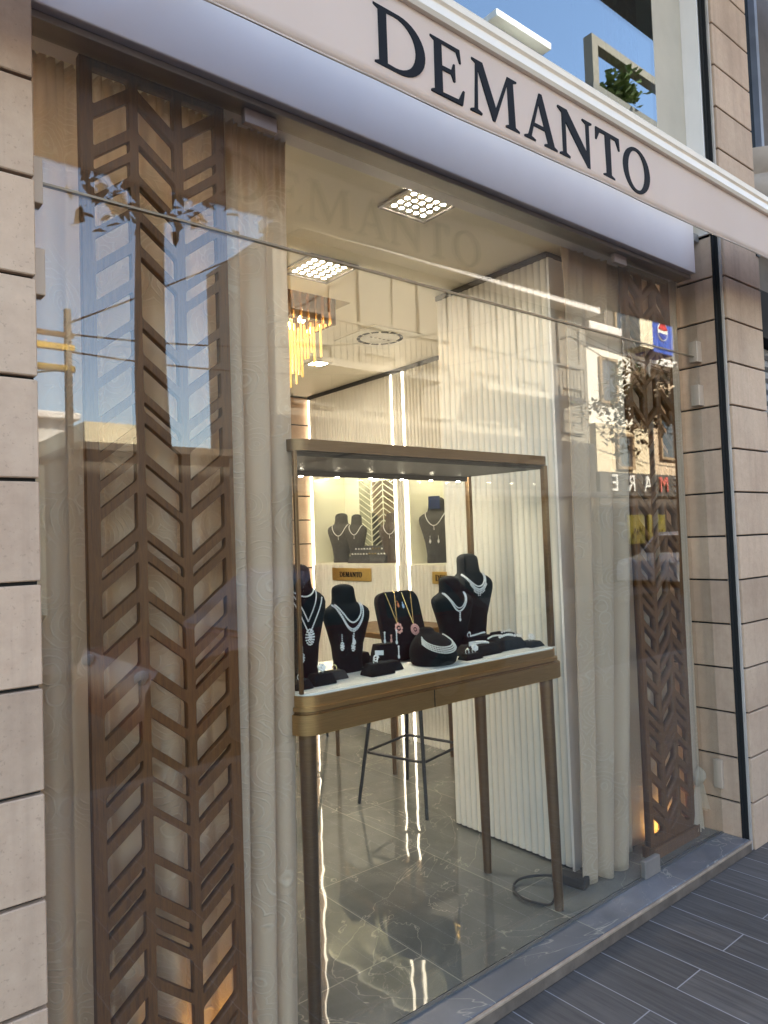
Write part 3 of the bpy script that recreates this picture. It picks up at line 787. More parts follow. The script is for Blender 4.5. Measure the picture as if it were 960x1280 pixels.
for (x, y, lab) in ((1.2, 4.8, 'square downlight added out of view behind the left curtain'), (1.2, 5.9, 'square downlight added out of view in the rear of the shop'), (.55, 2.32, 'square downlight added out of view to brighten the left window curtain'), (.95, 2.42, 'square downlight added out of view between the left curtain and the chandelier'), (3.22, 2.5, 'square downlight added out of view between the partition and the stone jamb')):  # unseen downlights added to brighten the curtains and the room
    q = thing('downlight', lab, 'ceiling light', (x, y, CZ-.01))
    MB().box(x-.09, x+.09, y-.09, y+.09, CZ-.006, CZ-.0005).build('frame', m_ceil, q); MB().box(x-.06, x+.06, y-.06, y+.06, CZ-.01, CZ-.0062).build('lens', m_fill_down if y > 4 else m_fill_soft, q)
ac = thing('ceiling_vent', 'white ceiling air vent ringed by black slots', 'vent', (2.93, 3.55, CZ-.01))
MB().box(2.72, 3.14, 3.34, 3.76, CZ-.005, CZ-.0004, .002).build('panel', pmat('vent panel', (.8, .76, .66), .5), ac)
mb = MB()
for k in range(14):
    a0, a1 = 360/14*k+3, 360/14*(k+1)-3
    q = arc(2.93, 3.55, .15, .15, a0, a1, 5)+arc(2.93, 3.55, .128, .128, a1, a0, 5)
    MB().prism(q, 'z', CZ-.0075, CZ-.0052).build('slot', m_black, ac)
for k in range(5): MB().box(2.86+.035*k-.008, 2.86+.035*k+.008, 3.545, 3.556, CZ-.0085, CZ-.0073).build('slot', m_black, ac)
mb = MB().cyl((2.93, 3.55, CZ-.0072), (2.93, 3.55, CZ-.0051), .118, n=40); mb.build('disc', m_tag, ac)

# chandelier
ch = thing('chandelier', 'rectangular bronze chandelier hung with amber glass rods', 'chandelier', (1.95, 3.5, 2.4))
mb = MB()
CX0, CX1, CY0, CY1 = 1.45, 2.31, 3.20, 3.62
for i in range(19):
    x = CX0+(CX1-CX0)*i/18
    mb.box(x-.015, x+.015, CY0-.008, CY0+.008, 2.69, 2.93, .002); mb.box(x-.015, x+.015, CY1-.008, CY1+.008, 2.69, 2.93, .002)
for i in range(10):
    y = CY0+(CY1-CY0)*(i+.5)/10
    mb.box(CX1-.008, CX1+.008, y-.015, y+.015, 2.69, 2.93, .002); mb.box(CX0-.008, CX0+.008, y-.015, y+.015, 2.69, 2.93, .002)
mb.box(CX0+.01, CX1-.01, CY0+.01, CY1-.01, 2.90, 2.955)
mb.build('bronze_frame', m_bronze_dark, ch)
m_rod, nt_, b_ = nodes_of('amber glass rod')
b_.inputs['Base Color'].default_value = (.95, .72, .34, 1); b_.inputs['Roughness'].default_value = .08; b_.inputs['Metallic'].default_value = .25
b_.inputs['Emission Color'].default_value = (1, .62, .2, 1); b_.inputs['Emission Strength'].default_value = .12
mb = MB(); rnd = random.Random(4)
for i in range(13):
    for j in range(6):
        x = CX0+.05+(CX1-CX0-.1)*i/12; y = CY0+.05+(CY1-CY0-.1)*j/5
        z1_ = 2.70; z0_ = 2.70-rnd.uniform(.16, .30)
        mb.box(x-.0055, x+.0055, y-.0055, y+.0055, z0_, z1_, .002, 1)
mb.build('glass_rods', m_rod, ch)
m_bulb = emat('warm bulb', (1, .66, .25), 14)
for i in range(5):
    for j in range(2): MB().ball((CX0+.1+.16*i, CY0+.13+.14*j, 2.735), .022, 2).build('bulb', m_bulb, ch, smooth=80)

# ------------------------------------------------------------------ bar stools, power brick, far console leg
def stool(label, feet, top):
    t = thing('bar_stool', label, 'stool', (sum(f[0] for f in feet)/4, sum(f[1] for f in feet)/4, 0), 'black bar stools at the counter')
    c = Vector((t.location.x, t.location.y, 0)); tops = []; ring = []
    for f in feet:
        f = Vector((*f, 0)); p = c+(f-c)*.66; p.z = top; tops.append(p); ring.append(f+(p-f)*.40)
        MB().cyl(f, p, .0095, .0115, 12).build('leg', m_blackmetal, t, smooth=40)
    pts = [ring[i].lerp(ring[(i+1) % 4], s) for i in range(4) for s in (.06, .5, .94)]
    MB().tube(pts+[pts[0]], .008, 8).build('foot_ring', m_blackmetal, t, smooth=60)
    z0 = top
    rings = []
    for (dz, r) in ((0, .16), (.01, .19), (.05, .20), (.075, .19), (.085, .15)):
        rings.append([(c.x+r*math.cos(2*PI*k/24), c.y+r*math.sin(2*PI*k/24), z0+dz) for k in range(24)])
    MB().loft(rings).build('seat', pmat('dark seat leather', (.03, .027, .025), .5), t, smooth=50)
    return t
stool('black bar stool standing under the near edge of the showcase', [(2.618, 2.918), (2.509, 3.372), (2.975, 3.485), (3.08, 3.03)], .72)
stool('black bar stool farther back, mostly hidden behind the showcase leg', [(2.80, 4.62), (2.72, 5.03), (3.13, 5.1), (3.2, 4.68)], .72)
cn = thing('console_table', 'slim bronze legged console table against the fluted wall', 'table', (3.25, 4.3, 0))
for (x, y) in ((2.96, 4.205), (2.985, 3.62), (3.5, 4.205), (3.5, 3.62)): MB().cyl((x, y, 0), (x, y, .86), .013, .020, 12).build('leg', m_bronze_dark, cn, smooth=40)
MB().box(2.93, 3.55, 3.58, 4.24, .86, .90, .006).build('top', m_bronze_dark, cn)
pb = thing('power_brick', 'black power adapter on the floor beside the curtain', 'adapter', (2.58, 1.97, 0))
MB().box(-.03, .03, -.075, .075, 0, .042, .006, m=Matrix.Rotation(R(14), 4, 'Z')).build('body', m_rubber, pb, local=True)
pts = [(2.545, 2.03, .025), (2.50, 2.09, .02), (2.43, 2.13, .012), (2.36, 2.10, .008), (2.325, 2.03, .008), (2.33, 1.965, .008), (2.36, 1.91, .009), (2.37, 1.885, .05)]
def smooth_pts(p, n=6):
    out = []; P = [Vector(q) for q in p]; P = [P[0]]+P+[P[-1]]
    for i in range(1, len(P)-2):
        for k in range(n):
            t_ = k/n; a, b, c, d = P[i-1:i+3]
            out.append(.5*((2*b)+(c-a)*t_+(2*a-5*b+4*c-d)*t_*t_+(3*b-a-3*c+d)*t_**3))
    out.append(P[-2]); return out
tag(MB().tube(smooth_pts(pts), .0055, 8).build('power_cable', m_rubber, smooth=60), 'black cable looping over the floor to the showcase leg', 'cable')
def uplight(x, y, lab):
    t = thing('floor_uplight', lab, 'lamp', (x, y, 0))
    MB().box(x-.06, x+.06, y-.016, y+.016, 0, .022, .002).build('housing', m_blackmetal, t)
    MB().box(x-.055, x+.055, y-.011, y+.011, .0222, .0245).build('lens', m_amber, t)
uplight(.88, 1.900, 'small amber floor uplight behind the left lattice screen')
uplight(3.27, 1.912, 'small amber floor uplight behind the right lattice screen')

# ------------------------------------------------------------------ showcase table
TX0, TX1, TY0, TY1 = 1.165, 2.440, 1.835, 2.335
st = thing('showcase_table', 'bronze jewellery showcase table with lit glass box on four slim legs', 'showcase', ((TX0+TX1)/2, (TY0+TY1)/2, 0))
def rrect(x0, x1, y0, y1, r, n=6): return rpoly([(x0, y0), (x1, y0), (x1, y1), (x0, y1)], r, n)
MB().prism(rrect(TX0, TX1, TY0, TY1, .075, 10), 'z', .922, .982).build('apron', m_bronze, st, smooth=35)
MB().prism(rrect(TX0+.012, TX1-.02, TY0+.012, TY1-.012, .07, 10), 'z', .9825, .991).build('reveal', m_bronze_dark, st, smooth=35)
MB().prism(rrect(TX0+.006, TX1-.012, TY0+.006, TY1-.006, .07, 10), 'z', .9915, 1.003).build('upper_tray', m_bronze, st, smooth=35)
MB().prism(rrect(TX0+.012, TX1-.02, TY0+.012, TY1-.012, .07, 10), 'z', 1.0035, 1.036).build('upper_tray', m_bronze, st, smooth=35)
MB().prism(rrect(TX0+.018, TX1-.028, TY0+.018, TY1-.018, .06, 10), 'z', 1.0365, 1.043).build('display_bed', m_bed, st, smooth=35)
MB().box(1.70, 1.7035, TY0-.0008, TY0+.01, .923, .981).build('drawer_seam', m_black, st)
for (xt, yt, xb, yb) in ((1.215, 1.885, 1.205, 1.875), (2.365, 1.885, 2.371, 1.872), (1.215, 2.285, 1.205, 2.29), (2.39, 2.28, 2.408, 2.29)):
    MB().cyl((xb, yb, 0), (xt, yt, .9215), .0185, .027, 24).build('leg', m_bronze_dark, st, smooth=40)
KX0, KX1, KY0, KY1 = 1.183, 2.405, 1.862, 2.312
KZ = 1.782
def ring_plate(mb, x0, x1, y0, y1, r, wd, z0, z1):
    bm_ = plate([rrect(x0, x1, y0, y1, r, 8), rrect(x0+wd, x1-wd, y0+wd, y1-wd, max(.002, r-wd), 8)], z1-z0)
    mb._merge(bm_, Matrix.Translation((0, 0, (z0+z1)/2)) @ Matrix.Rotation(R(90), 4, 'X') @ Matrix.Diagonal((1, 1, -1, 1)))
cpm = MB()
cpm.prism(rrect(KX0-.01, KX1+.012, KY0-.010, KY1+.010, .06, 10), 'z', KZ, KZ+.036)
cpm.build('canopy', brushed('deep bronze', (.17, .105, .058), .4), st, smooth=35)
MB().prism([(KX0+.02, KY0+.015), (KX1-.02, KY0+.015), (KX1-.065, KY1-.034), (KX0+.05, KY1-.034)], 'z', KZ-.0145, KZ-.0005).build('canopy_soffit', pmat('dark soffit', (.018, .013, .010), .5, spec=.25), st)
MB().box(KX0+.03, KX1-.09, KY1-.030, KY1-.012, KZ-.012, KZ-.0008).build('light_strip', m_case, st)
MB().prism([(KX0+.02, KY1-.052), (KX1-.06, KY1-.052), (KX1-.06, KY1-.036), (KX0+.02, KY1-.036)], 'z', KZ-.034, KZ-.0147).build('lamp_shield', MATS['dark soffit'], st)
for i in range(7): MB().cyl((KX0+.12+i*.165, KY1-.044, KZ-.0365), (KX0+.12+i*.165, KY1-.044, KZ-.0342), .0075, n=14).build('led_lens', m_lens, st)
for (x, y) in ((KX1-.012, KY0+.01), (KX1-.012, KY1-.01), (KX0+.010, KY1-.01)):
    MB().box(x-.011, x+.011, y-.011, y+.011, 1.0435, KZ-.0005, .002).build('post', m_bronze_dark, st)
MB().box(KX0-.003, KX0+.009, KY0-.002, KY0+.010, 1.0435, KZ-.0005, .002).build('post', m_bronze_dark, st)
MB().box(KX0+.011, KX1-.025, KY0+.003, KY0+.008, 1.0437, KZ-.001).build('glass_pane', m_caseglass, st)
MB().box(KX0+.011, KX1-.025, KY1-.011, KY1-.006, 1.0437, KZ-.021).build('glass_pane', m_caseglass, st)
MB().box(KX1-.016, KX1-.011, KY0+.023, KY1-.023, 1.0437, KZ-.001).build('glass_pane', m_caseglass, st)
MB().box(KX0+.003, KX0+.008, KY0+.012, KY1-.023, 1.0437, KZ-.001).build('glass_pane', m_caseglass, st)
BZ = 1.0432

# ------------------------------------------------------------------ jewellery busts
SEC = [(0, .60, .34, 0), (.04, .60, .34, 0), (.12, .58, .33, .01), (.30, .66, .34, .0), (.48, .84, .37, -.02), (.60, .97, .40, -.02), (.66, 1.0, .40, .0), (.70, .97, .37, .03), (.735, .84, .33, .06), (.76, .66, .30, .09), (.785, .52, .28, .11), (.81, .50, .28, .12), (.86, .47, .28, .14), (.93, .46, .28, .16), (.965, .42, .26, .17), (.99, .28, .19, .17), (1.0, .12, .09, .17)]
class Bust:
    def __init__(s, h, w, d=.55): s.h, s.w, s.d = h, w, d
    def sec(s, z):
        t = z/s.h
        for a, b in zip(SEC, SEC[1:]):
            if a[0] <= t <= b[0]:
                k = (t-a[0])/(b[0]-a[0]); return [a[i]+(b[i]-a[i])*k for i in (1, 2, 3)]
        return SEC[-1][1:]
    def front(s, x, z, out=.0):
        w, d, o = s.sec(z); W = s.w*w; D = s.w*d*1.05
        u = min(.98, abs(x)/max(W, 1e-4)); e = (1-u**2.6)**(1/2.6)
        return Vector((x, s.w*o-D*e-out, z))
    def mesh(s):
        mb = MB(); rings = []
        zs = []
        for a, b in zip(SEC, SEC[1:]): zs += [a[0], (a[0]+b[0])/2]
        zs.append(1.0)
        for t in zs:
            w, d, o = s.sec(t*s.h); W = s.w*w; D = s.w*d*1.05; r = []
            for k in range(40):
                a = 2*PI*k/40; c, q = math.cos(a), math.sin(a)
                x = W*math.copysign(abs(c)**(2/2.6), c); y = D*math.copysign(abs(q)**(2/2.6), q)
                if q > 0: y *= .55
                r.append((x, y+s.w*o, t*s.h))
            rings.append(r)
        return mb.loft(rings)
def bust(label, x, y, z, h, w, rz=0, mat=m_velvet, group='necklace busts in the showcase'):
    b = Bust(h, w)
    o = b.mesh().build('necklace_bust', mat, smooth=60, local=True)
    o.location = (x, y, z); o.rotation_euler = (0, 0, rz)
    tag(o, label, 'display bust', group); return b, o
def Ucurve(b, x0, z0, drop, n, pw=2.0, out=.003):
    pts = []
    for i in range(n+1):
        s = -1+2*i/n; x = x0*s; z = z0-drop*(1-abs(s)**pw)
        pts.append(b.front(x, z, out))
    return pts
def resample(pts, step):
    out = [pts[0]]; acc = 0
    for a, b in zip(pts, pts[1:]):
        L = (b-a).length; 
        if L < 1e-9: continue
        pos = step-acc
        while pos <= L: out.append(a.lerp(b, pos/L)); pos += step
        acc = (acc+L) % step
    return out
def place(o, host): o.location = host.location; o.rotation_euler = host.rotation_euler
def beads(mb, pts, r, step=None, n=1):
    for p in resample(pts, step or r*1.9): mb.ball(p, r, n)
def flower(mb, c, r, petals, rr, n=1, axis='xz'):
    for k in range(petals):
        a = 2*PI*k/petals; mb.ball(Vector(c)+Vector((r*math.cos(a), 0, r*math.sin(a))), rr, n, (1, .6, 1))
    mb.ball(c, rr*1.1, n, (1, .7, 1))

# A: tall bust at the left, lariat necklace with big medallion
bA, oA = bust('tall black velvet bust at the left end wearing a long lariat necklace', 1.318, 2.06, BZ, .385, .092)
mb = MB()
beads(mb, Ucurve(bA, .046, .300, .022, 40), .0034)
beads(mb, [bA.front(.052*(1-s), .296-.10*s, .003) for s in [i/20 for i in range(21)]], .0028)
beads(mb, [bA.front(-.052*(1-s), .296-.10*s, .003) for s in [i/20 for i in range(21)]], .0028)
beads(mb, [bA.front(.06*(1-s)+.004, .27-.118*s, .004) for s in [i/20 for i in range(21)]], .003)
beads(mb, [bA.front(-.06*(1-s)+.004, .27-.118*s, .004) for s in [i/20 for i in range(21)]], .003)
c = bA.front(.004, .145, .008)
for rr_, nn in ((.022, 16), (.015, 12), (.008, 8)):
    for k in range(nn):
        a = 2*PI*k/nn; mb.ball(c+Vector((rr_*.72*math.cos(a), -.003*(rr_ < .02), rr_*1.15*math.sin(a))), .0034, 1)
mb.ball(c, .006, 1)
nk = mb.build('necklace', m_diamond, local=True); place(nk, oA); tag(nk, 'sparkling lariat necklace with a large oval medallion pendant', 'necklace')
def drop_earring(b, host, x, z, lab, L=.045, mat=m_diamond, grp=None):
    mb = MB(); p = b.front(x, z, .006)
    for i in range(4): mb.ball(p-Vector((0, 0, i*.0065)), .0026, 1)
    q = p-Vector((0, 0, L*.78))
    for k in range(9): mb.ball(q+Vector((.007*math.cos(2*PI*k/9), 0, .013*math.sin(2*PI*k/9))), .003, 1)
    mb.ball(q, .006, 1, (1, .6, 1.5))
    e = mb.build('earring', mat, local=True); place(e, host); return tag(e, lab, 'earring', grp)
drop_earring(bA, oA, -.024, .115, 'drop earring hanging low on the leftmost tall bust')
# B: lower bust with fringe necklace
bB, oB = bust('black velvet bust beside the tall left one, wearing a fringe necklace', 1.512, 2.075, BZ, .305, .098)
mb = MB()
U = Ucurve(bB, .052, .236, .062, 40); beads(mb, U, .0036)
U2 = Ucurve(bB, .060, .236, .085, 40)
for i, p in enumerate(resample(U2, .0075)):
    mb.ball(p, .0034, 1); mb.ball(p-Vector((0, .001, .0065)), .0028, 1, (1, .7, 1.6))
for i in range(5): mb.ball(bB.front(.0, .150-.008*i, .006), .0032, 1)
mb.ball(bB.front(0, .106, .009), .008, 1, (1, .7, 1.4))
nk = mb.build('necklace', m_diamond, local=True); place(nk, oB); tag(nk, 'white fringe necklace with one pear drop at its centre', 'necklace')
for x, z, l in ((-.048, .135, 'drop earring at the left edge of the fringe necklace bust'), (-.004, .128, 'long drop earring on the front of the fringe necklace bust')):
    drop_earring(bB, oB, x, z, l, .05)
# C: rounded pendant board
pbx, pby = 1.80, 2.13
W_, H_ = .105, .262
LEAN = R(-16)
lp_ = rpoly([(-W_, 0), (W_, 0), (W_, H_), (-W_, H_)], .05, 8)
rings = []
for (y_, k_) in ((-.014, .006), (-.012, .002), (-.006, 0), (.008, 0), (.014, .004)):
    rings.append([(x_*(1-k_/W_), y_, max(0, z_ if z_ < .1 else H_-(H_-z_)-k_)) for x_, z_ in lp_])
pbm = MB().loft(rings)
pbm.prism([(.0145, .0), (.075, .0), (.0145, .17)], 'x', -.05, .05)
ob = pbm.build('pendant_board', m_velvet, smooth=40, local=True)
ob.location = (pbx, pby-.055, BZ+.004); ob.rotation_euler = (LEAN, 0, 0); tag(ob, 'rounded black velvet pendant board in the middle of the showcase', 'pendant board')
def bface(x, z): return Vector((x, -.0165, min(z, .2615))) if z < .2605 else Vector((x, -.010, .2635))
for (xa, xb, zb, xm, pm, lab, kind) in ((-.062, -.015, .118, -.034, m_pink, 'gold chain with a pink flower pendant on the velvet board', 'f'), (.018, .066, .105, .045, m_pink, 'gold chain with a round pink pendant on the velvet board', 'r')):
    mb = MB()
    for x0 in (xa, xb): mb.tube([bface(x0+(xm-x0)*s, .262-(.262-zb-.02)*s) for s in [i/14 for i in range(15)]], .0014, 6)
    nk = thing('necklace', lab, 'necklace', ob.location); nk.rotation_euler = (LEAN, 0, 0); mb.build('chain', m_goldchain, nk, local=True)
    c = bface(xm, zb)-Vector((0, .004, 0)); mp_ = MB()
    if kind == 'f':
        for k in range(8):
            a = 2*PI*k/8; mp_.ball(c+Vector((.014*math.cos(a), 0, .016*math.sin(a))), .0062, 1, (1, .6, 1.1))
        mp_.ball(c, .005, 1)
    else:
        for rr_, nn in ((.019, 16), (.0125, 11)):
            for k in range(nn):
                a = 2*PI*k/nn; mp_.ball(c+Vector((rr_*math.cos(a), 0, rr_*math.sin(a))), .0044, 1, (1, .6, 1))
        mp_.ball(c, .0055, 1)
    mp_.build('pendant', pm, nk, local=True)
for x, z, mt, lab in ((-.012, .205, m_red_gem, 'small amber pendant high on the velvet board'), (.012, .20, m_blue_gem, 'small pale blue pendant high on the velvet board')):
    mb = MB().ball(bface(x, z)-Vector((0, .003, 0)), .0065, 1, (.9, .6, 1.7)).ball(bface(x, z+.014)-Vector((0, .002, 0)), .003, 1)
    e = mb.build('pendant', mt, local=True); e.location = ob.location; e.rotation_euler = (LEAN, 0, 0); tag(e, lab, 'pendant')
# D: low round dome with strands
dm = MB(); rings = []
for (z, r, oy) in ((0, .078, 0), (.006, .086, 0), (.03, .092, 0), (.055, .088, .004), (.078, .076, .010), (.095, .058, .016), (.106, .040, .024), (.112, .030, .03), (.122, .027, .034), (.128, .02, .036), (.13, .008, .036)):
    rings.append([(r*math.cos(2*PI*k/36), oy+r*.92*math.sin(2*PI*k/36), z) for k in range(36)])
od = dm.loft(rings).build('necklace_bust', m_velvet, smooth=60, local=True); od.location = (1.815, 1.955, BZ); tag(od, 'low round black velvet bust layered with pearl strands', 'display bust', 'necklace busts in the showcase')
def dome_p(a, z):
    pr = [(0, .078, 0), (.006, .086, 0), (.03, .092, 0), (.055, .088, .004), (.078, .076, .010), (.095, .058, .016), (.106, .040, .024), (.112, .030, .03)]
    for p, q in zip(pr, pr[1:]):
        if p[0] <= z <= q[0]:
            k = (z-p[0])/(q[0]-p[0]); r = p[1]+(q[1]-p[1])*k+.003; oy = p[2]+(q[2]-p[2])*k
            return Vector((r*math.cos(a), oy+r*.92*math.sin(a), z+.002))
    return Vector((0, .03, .112))
mb = MB()
for d_ in (.0, .012, .024, .036):
    pts = []
    for i in range(41):
        s = -1+2*i/40; a = -PI/2+s*(1.25-d_*3); z = .086-d_*.55+.012*s*s-.022*(1-s*s)
        pts.append(dome_p(a, z))
    beads(mb, pts, .0032)
e = mb.build('necklace', m_pearl, local=True); e.location = od.location; tag(e, 'four strand pearl necklace curving over the low round bust', 'necklace')
# E and F
bE, oE = bust('black velvet bust right of the pendant board wearing a collar with one drop', 2.085, 2.125, BZ, .30, .105, R(-4))
mb = MB()
beads(mb, Ucurve(bE, .055, .232, .072, 40), .0042); beads(mb, Ucurve(bE, .050, .232, .060, 40), .003)
for i in range(3): mb.ball(bE.front(0, .153-.008*i, .006), .004, 1)
mb.ball(bE.front(0, .126, .008), .0055, 1, (1, .7, 1.5))
nk = mb.build('necklace', m_diamond, local=True); place(nk, oE); tag(nk, 'plain white collar necklace with a tiny central drop', 'necklace')
bF, oF = bust('tallest black velvet bust at the right wearing a wide bib necklace', 2.255, 2.18, BZ, .385, .118, R(-2))
mb = MB()
U = Ucurve(bF, .060, .298, .052, 44); beads(mb, U, .0038)
for i, p in enumerate(resample(Ucurve(bF, .064, .296, .062, 44), .0085)):
    s = 1-abs(p.x)/.064
    for k in range(1+int(s*3.6)): mb.ball(bF.front(p.x*(1+.06*k), p.z-.0085*k, .004), .0042-.0004*k, 1, (1, .7, 1.25))
nk = mb.build('necklace', m_diamond, local=True); place(nk, oF); tag(nk, 'wide sparkling bib necklace on the tallest bust', 'necklace')
# small stands
def wedge(label, x, y, wx, wy, hz, rz=0, mat=m_velvet, grp=None, name='ring_block'):
    mb = MB()
    f = .72
    mb.loft([[(-wx/2, -wy/2, 0), (wx/2, -wy/2, 0), (wx/2, wy/2, 0), (-wx/2, wy/2, 0)], [(-wx/2, -wy/2, hz*.18), (wx/2, -wy/2, hz*.18), (wx/2, wy/2, hz*.18), (-wx/2, wy/2, hz*.18)],
             [(-wx/2*f, -wy/2*f, hz), (wx/2*f, -wy/2*f, hz), (wx/2*f, wy/2*f, hz), (-wx/2*f, wy/2*f, hz)]])
    bmesh.ops.bevel(mb.bm, geom=mb.bm.edges[:], offset=.003, segments=2, affect='EDGES', profile=.5)
    o = mb.build(name, mat, local=True, smooth=40); o.location = (x, y, BZ); o.rotation_euler = (0, 0, rz)
    return tag(o, label, 'ring stand' if name == 'ring_block' else 'display pad', grp)
def ring(label, x, y, z, kind, mat=m_diamond):
    mb = MB()
    mb.tube([(.009*math.cos(a), .002*math.sin(a), .009*math.sin(a)+.006) for a in [2*PI*i/20 for i in range(21)]], .0013, 6)
    if kind == 'flower':
        for k in range(7):
            a = 2*PI*k/7; mb.ball((.011*math.cos(a), -.006+.004*math.sin(a), .018+.008*math.sin(a)), .0062, 1)
        mb.ball((0, -.010, .018), .006, 1)
    elif kind == 'snake':
        mb.tube([(.012*math.cos(a)*(1-a/14), -.004, .016+.010*math.sin(a)) for a in [i*.35 for i in range(26)]], .0028, 6)
    else: mb.ball((0, -.002, .017), .0045, 1); mb.ball((.005, -.002, .014), .003, 1)
    o = mb.build('ring', mat, local=True); o.location = (x, y, z); return tag(o, label, 'ring')
wedge('small black ring block at the far left front, by the glass corner', 1.232, 1.945, .065, .06, .03)
wedge('black ring block holding the white flower ring', 1.318, 1.955, .085, .06, .036)
ring('white flower cluster ring on the left black block', 1.318, 1.955, BZ+.036, 'flower')
wedge('dark ring block just behind the flower ring block', 1.40, 1.995, .075, .06, .028, mat=m_velvet_grey)
wedge('black ring block with a coiled ring in front of the earring stand', 1.545, 1.945, .105, .065, .040)
ring('coiled snake shaped ring on the middle black block', 1.535, 1.945, BZ+.040, 'snake')
wedge('low black pad tucked behind the coiled ring block', 1.625, 1.975, .075, .06, .032)
# earring stand with tag
wedge('black earring stand carrying a white price tag', 1.648, 2.035, .10, .06, .085)
MB_ = MB().box(-.017, .017, -.0015, .0015, 0, .016, m=Matrix.Rotation(R(-12), 4, 'X'))
e = MB_.build('price_tag', m_tag, local=True); e.location = (1.600, 2.003, BZ+.052); e.rotation_euler = (0, R(6), R(-8)); tag(e, 'blank white price tag leaning on the earring stand', 'tag')
def stud(label, x, y, z, mat=m_diamond, n=5):
    mb = MB()
    for i in range(n): mb.ball((0, 0, -.006*i), .0034 if i else .0045, 1, (1, .7, 1))
    mb.ball((0, 0, -.006*n), .0055, 1, (1, .7, 1.5))
    o = mb.build('earring', mat, local=True); o.location = (x, y, z); return tag(o, label, 'earring')
stud('left dangling earring on the tagged earring stand', 1.625, 2.0, BZ+.128); stud('tall thin dangling earring on the tagged stand', 1.680, 2.0, BZ+.13, n=7)
stud('pink dangling earring between the two white ones', 1.655, 2.0, BZ+.115, m_pink, 3)
stud('single long earring low on the front of the tagged stand', 1.675, 1.985, BZ+.075, n=6)
for x, lab in ((1.885, 'pink drop earring on the left of its black card'), (1.938, 'pink drop earring on the right of its black card')):
    c_ = MB().prism(rpoly([(-.022, 0), (.022, 0), (.022, .075), (0, .095), (-.022, .075)], .012, 4), 'y', -.006, .006).build('earring_card', m_velvet, local=True, smooth=40)
    c_.location = (x, 2.045, BZ+.0); tag(c_, 'black earring card '+('nearer the pendant board' if x < 1.9 else 'nearer the collar bust'), 'earring card')
    mb = MB().ball((0, -.010, .062), .0085, 2, (.8, .6, 1.25)).ball((0, -.009, .076), .003, 1)
    e = mb.build('earring', m_pink, local=True); e.location = c_.location; tag(e, lab, 'earring')
# flat pads at the right
wedge('wide flat black velvet pad right of the pearl strands', 2.06, 1.965, .17, .10, .040, name='display_pad')
wedge('long flat black velvet pad near the right glass end', 2.235, 1.985, .17, .11, .042, name='display_pad')
wedge('small low black pad in the right front corner of the showcase', 2.345, 1.94, .085, .08, .022, name='display_pad')
wedge('raised black pad behind the long right pad', 2.16, 2.06, .15, .07, .055, name='display_pad')
def bracelet(label, pts, r, mat=m_diamond):
    mb = MB(); beads(mb, smooth_pts(pts, 6), r)
    o = mb.build('bracelet', mat); return tag(o, label, 'bracelet')
bracelet('white bracelet laid across the wide flat pad', [(2.03, 1.95, BZ+.046), (2.06, 1.945, BZ+.047), (2.09, 1.935, BZ+.045), (2.075, 1.95, BZ+.05), (2.04, 1.965, BZ+.05)], .0045)
bracelet('thin white bracelet on the raised pad', [(2.10, 2.04, BZ+.060), (2.14, 2.045, BZ+.062), (2.18, 2.045, BZ+.066), (2.20, 2.055, BZ+.062)], .0042)
bracelet('wide jewelled bracelet on the long right pad', [(2.20, 1.975, BZ+.05), (2.225, 1.972, BZ+.055), (2.25, 1.972, BZ+.055), (2.275, 1.975, BZ+.05)], .0065)
bracelet('small jewelled bracelet at the right end of the long pad', [(2.29, 1.975, BZ+.046), (2.305, 1.965, BZ+.048), (2.32, 1.965, BZ+.04)], .007)
ring('white cluster ring on the small right front pad', 2.345, 1.94, BZ+.022, 'flower')
ring('plain white ring on the left of the raised pad', 2.112, 2.06, BZ+.055, 'stone')
e = MB().box(-.013, .013, -.0015, .0015, 0, .016).build('price_tag', m_tag, local=True); e.location = (2.005, 1.945, BZ+.041); tag(e, 'blank white price tag on the wide flat pad', 'tag')

# more small pieces filling the tray
wedge('low black pad between the fringe bust and the pendant board', 1.60, 2.13, .09, .07, .05)
ring('tall stone ring on the pad between bust and pendant board', 1.60, 2.12, BZ+.05, 'flower')
wedge('narrow black pad at the back right beside the tallest bust', 2.345, 2.09, .08, .12, .045, name='display_pad')
bracelet('jewelled bangle on the narrow back right pad', [(2.32, 2.07, BZ+.05), (2.335, 2.055, BZ+.056), (2.355, 2.055, BZ+.056), (2.37, 2.07, BZ+.05)], .0055)
wedge('shallow black tray in front of the wide flat pad', 1.965, 1.915, .09, .05, .022, name='display_pad')
ring('pair of small stones ring on the shallow front tray', 1.95, 1.915, BZ+.022, 'stone')
ring('little flower ring on the shallow front tray', 1.985, 1.915, BZ+.022, 'flower')
bracelet('short pearl bracelet on the far edge of the long right pad', [(2.17, 2.01, BZ+.045), (2.20, 2.015, BZ+.05), (2.24, 2.015, BZ+.05), (2.27, 2.01, BZ+.045)], .0045, m_pearl)
ring('small gold ring on the block behind the flower ring', 1.40, 1.995, BZ+.028, 'stone', m_goldchain)
ring('plain ring on the corner block by the left glass', 1.232, 1.945, BZ+.03, 'stone')

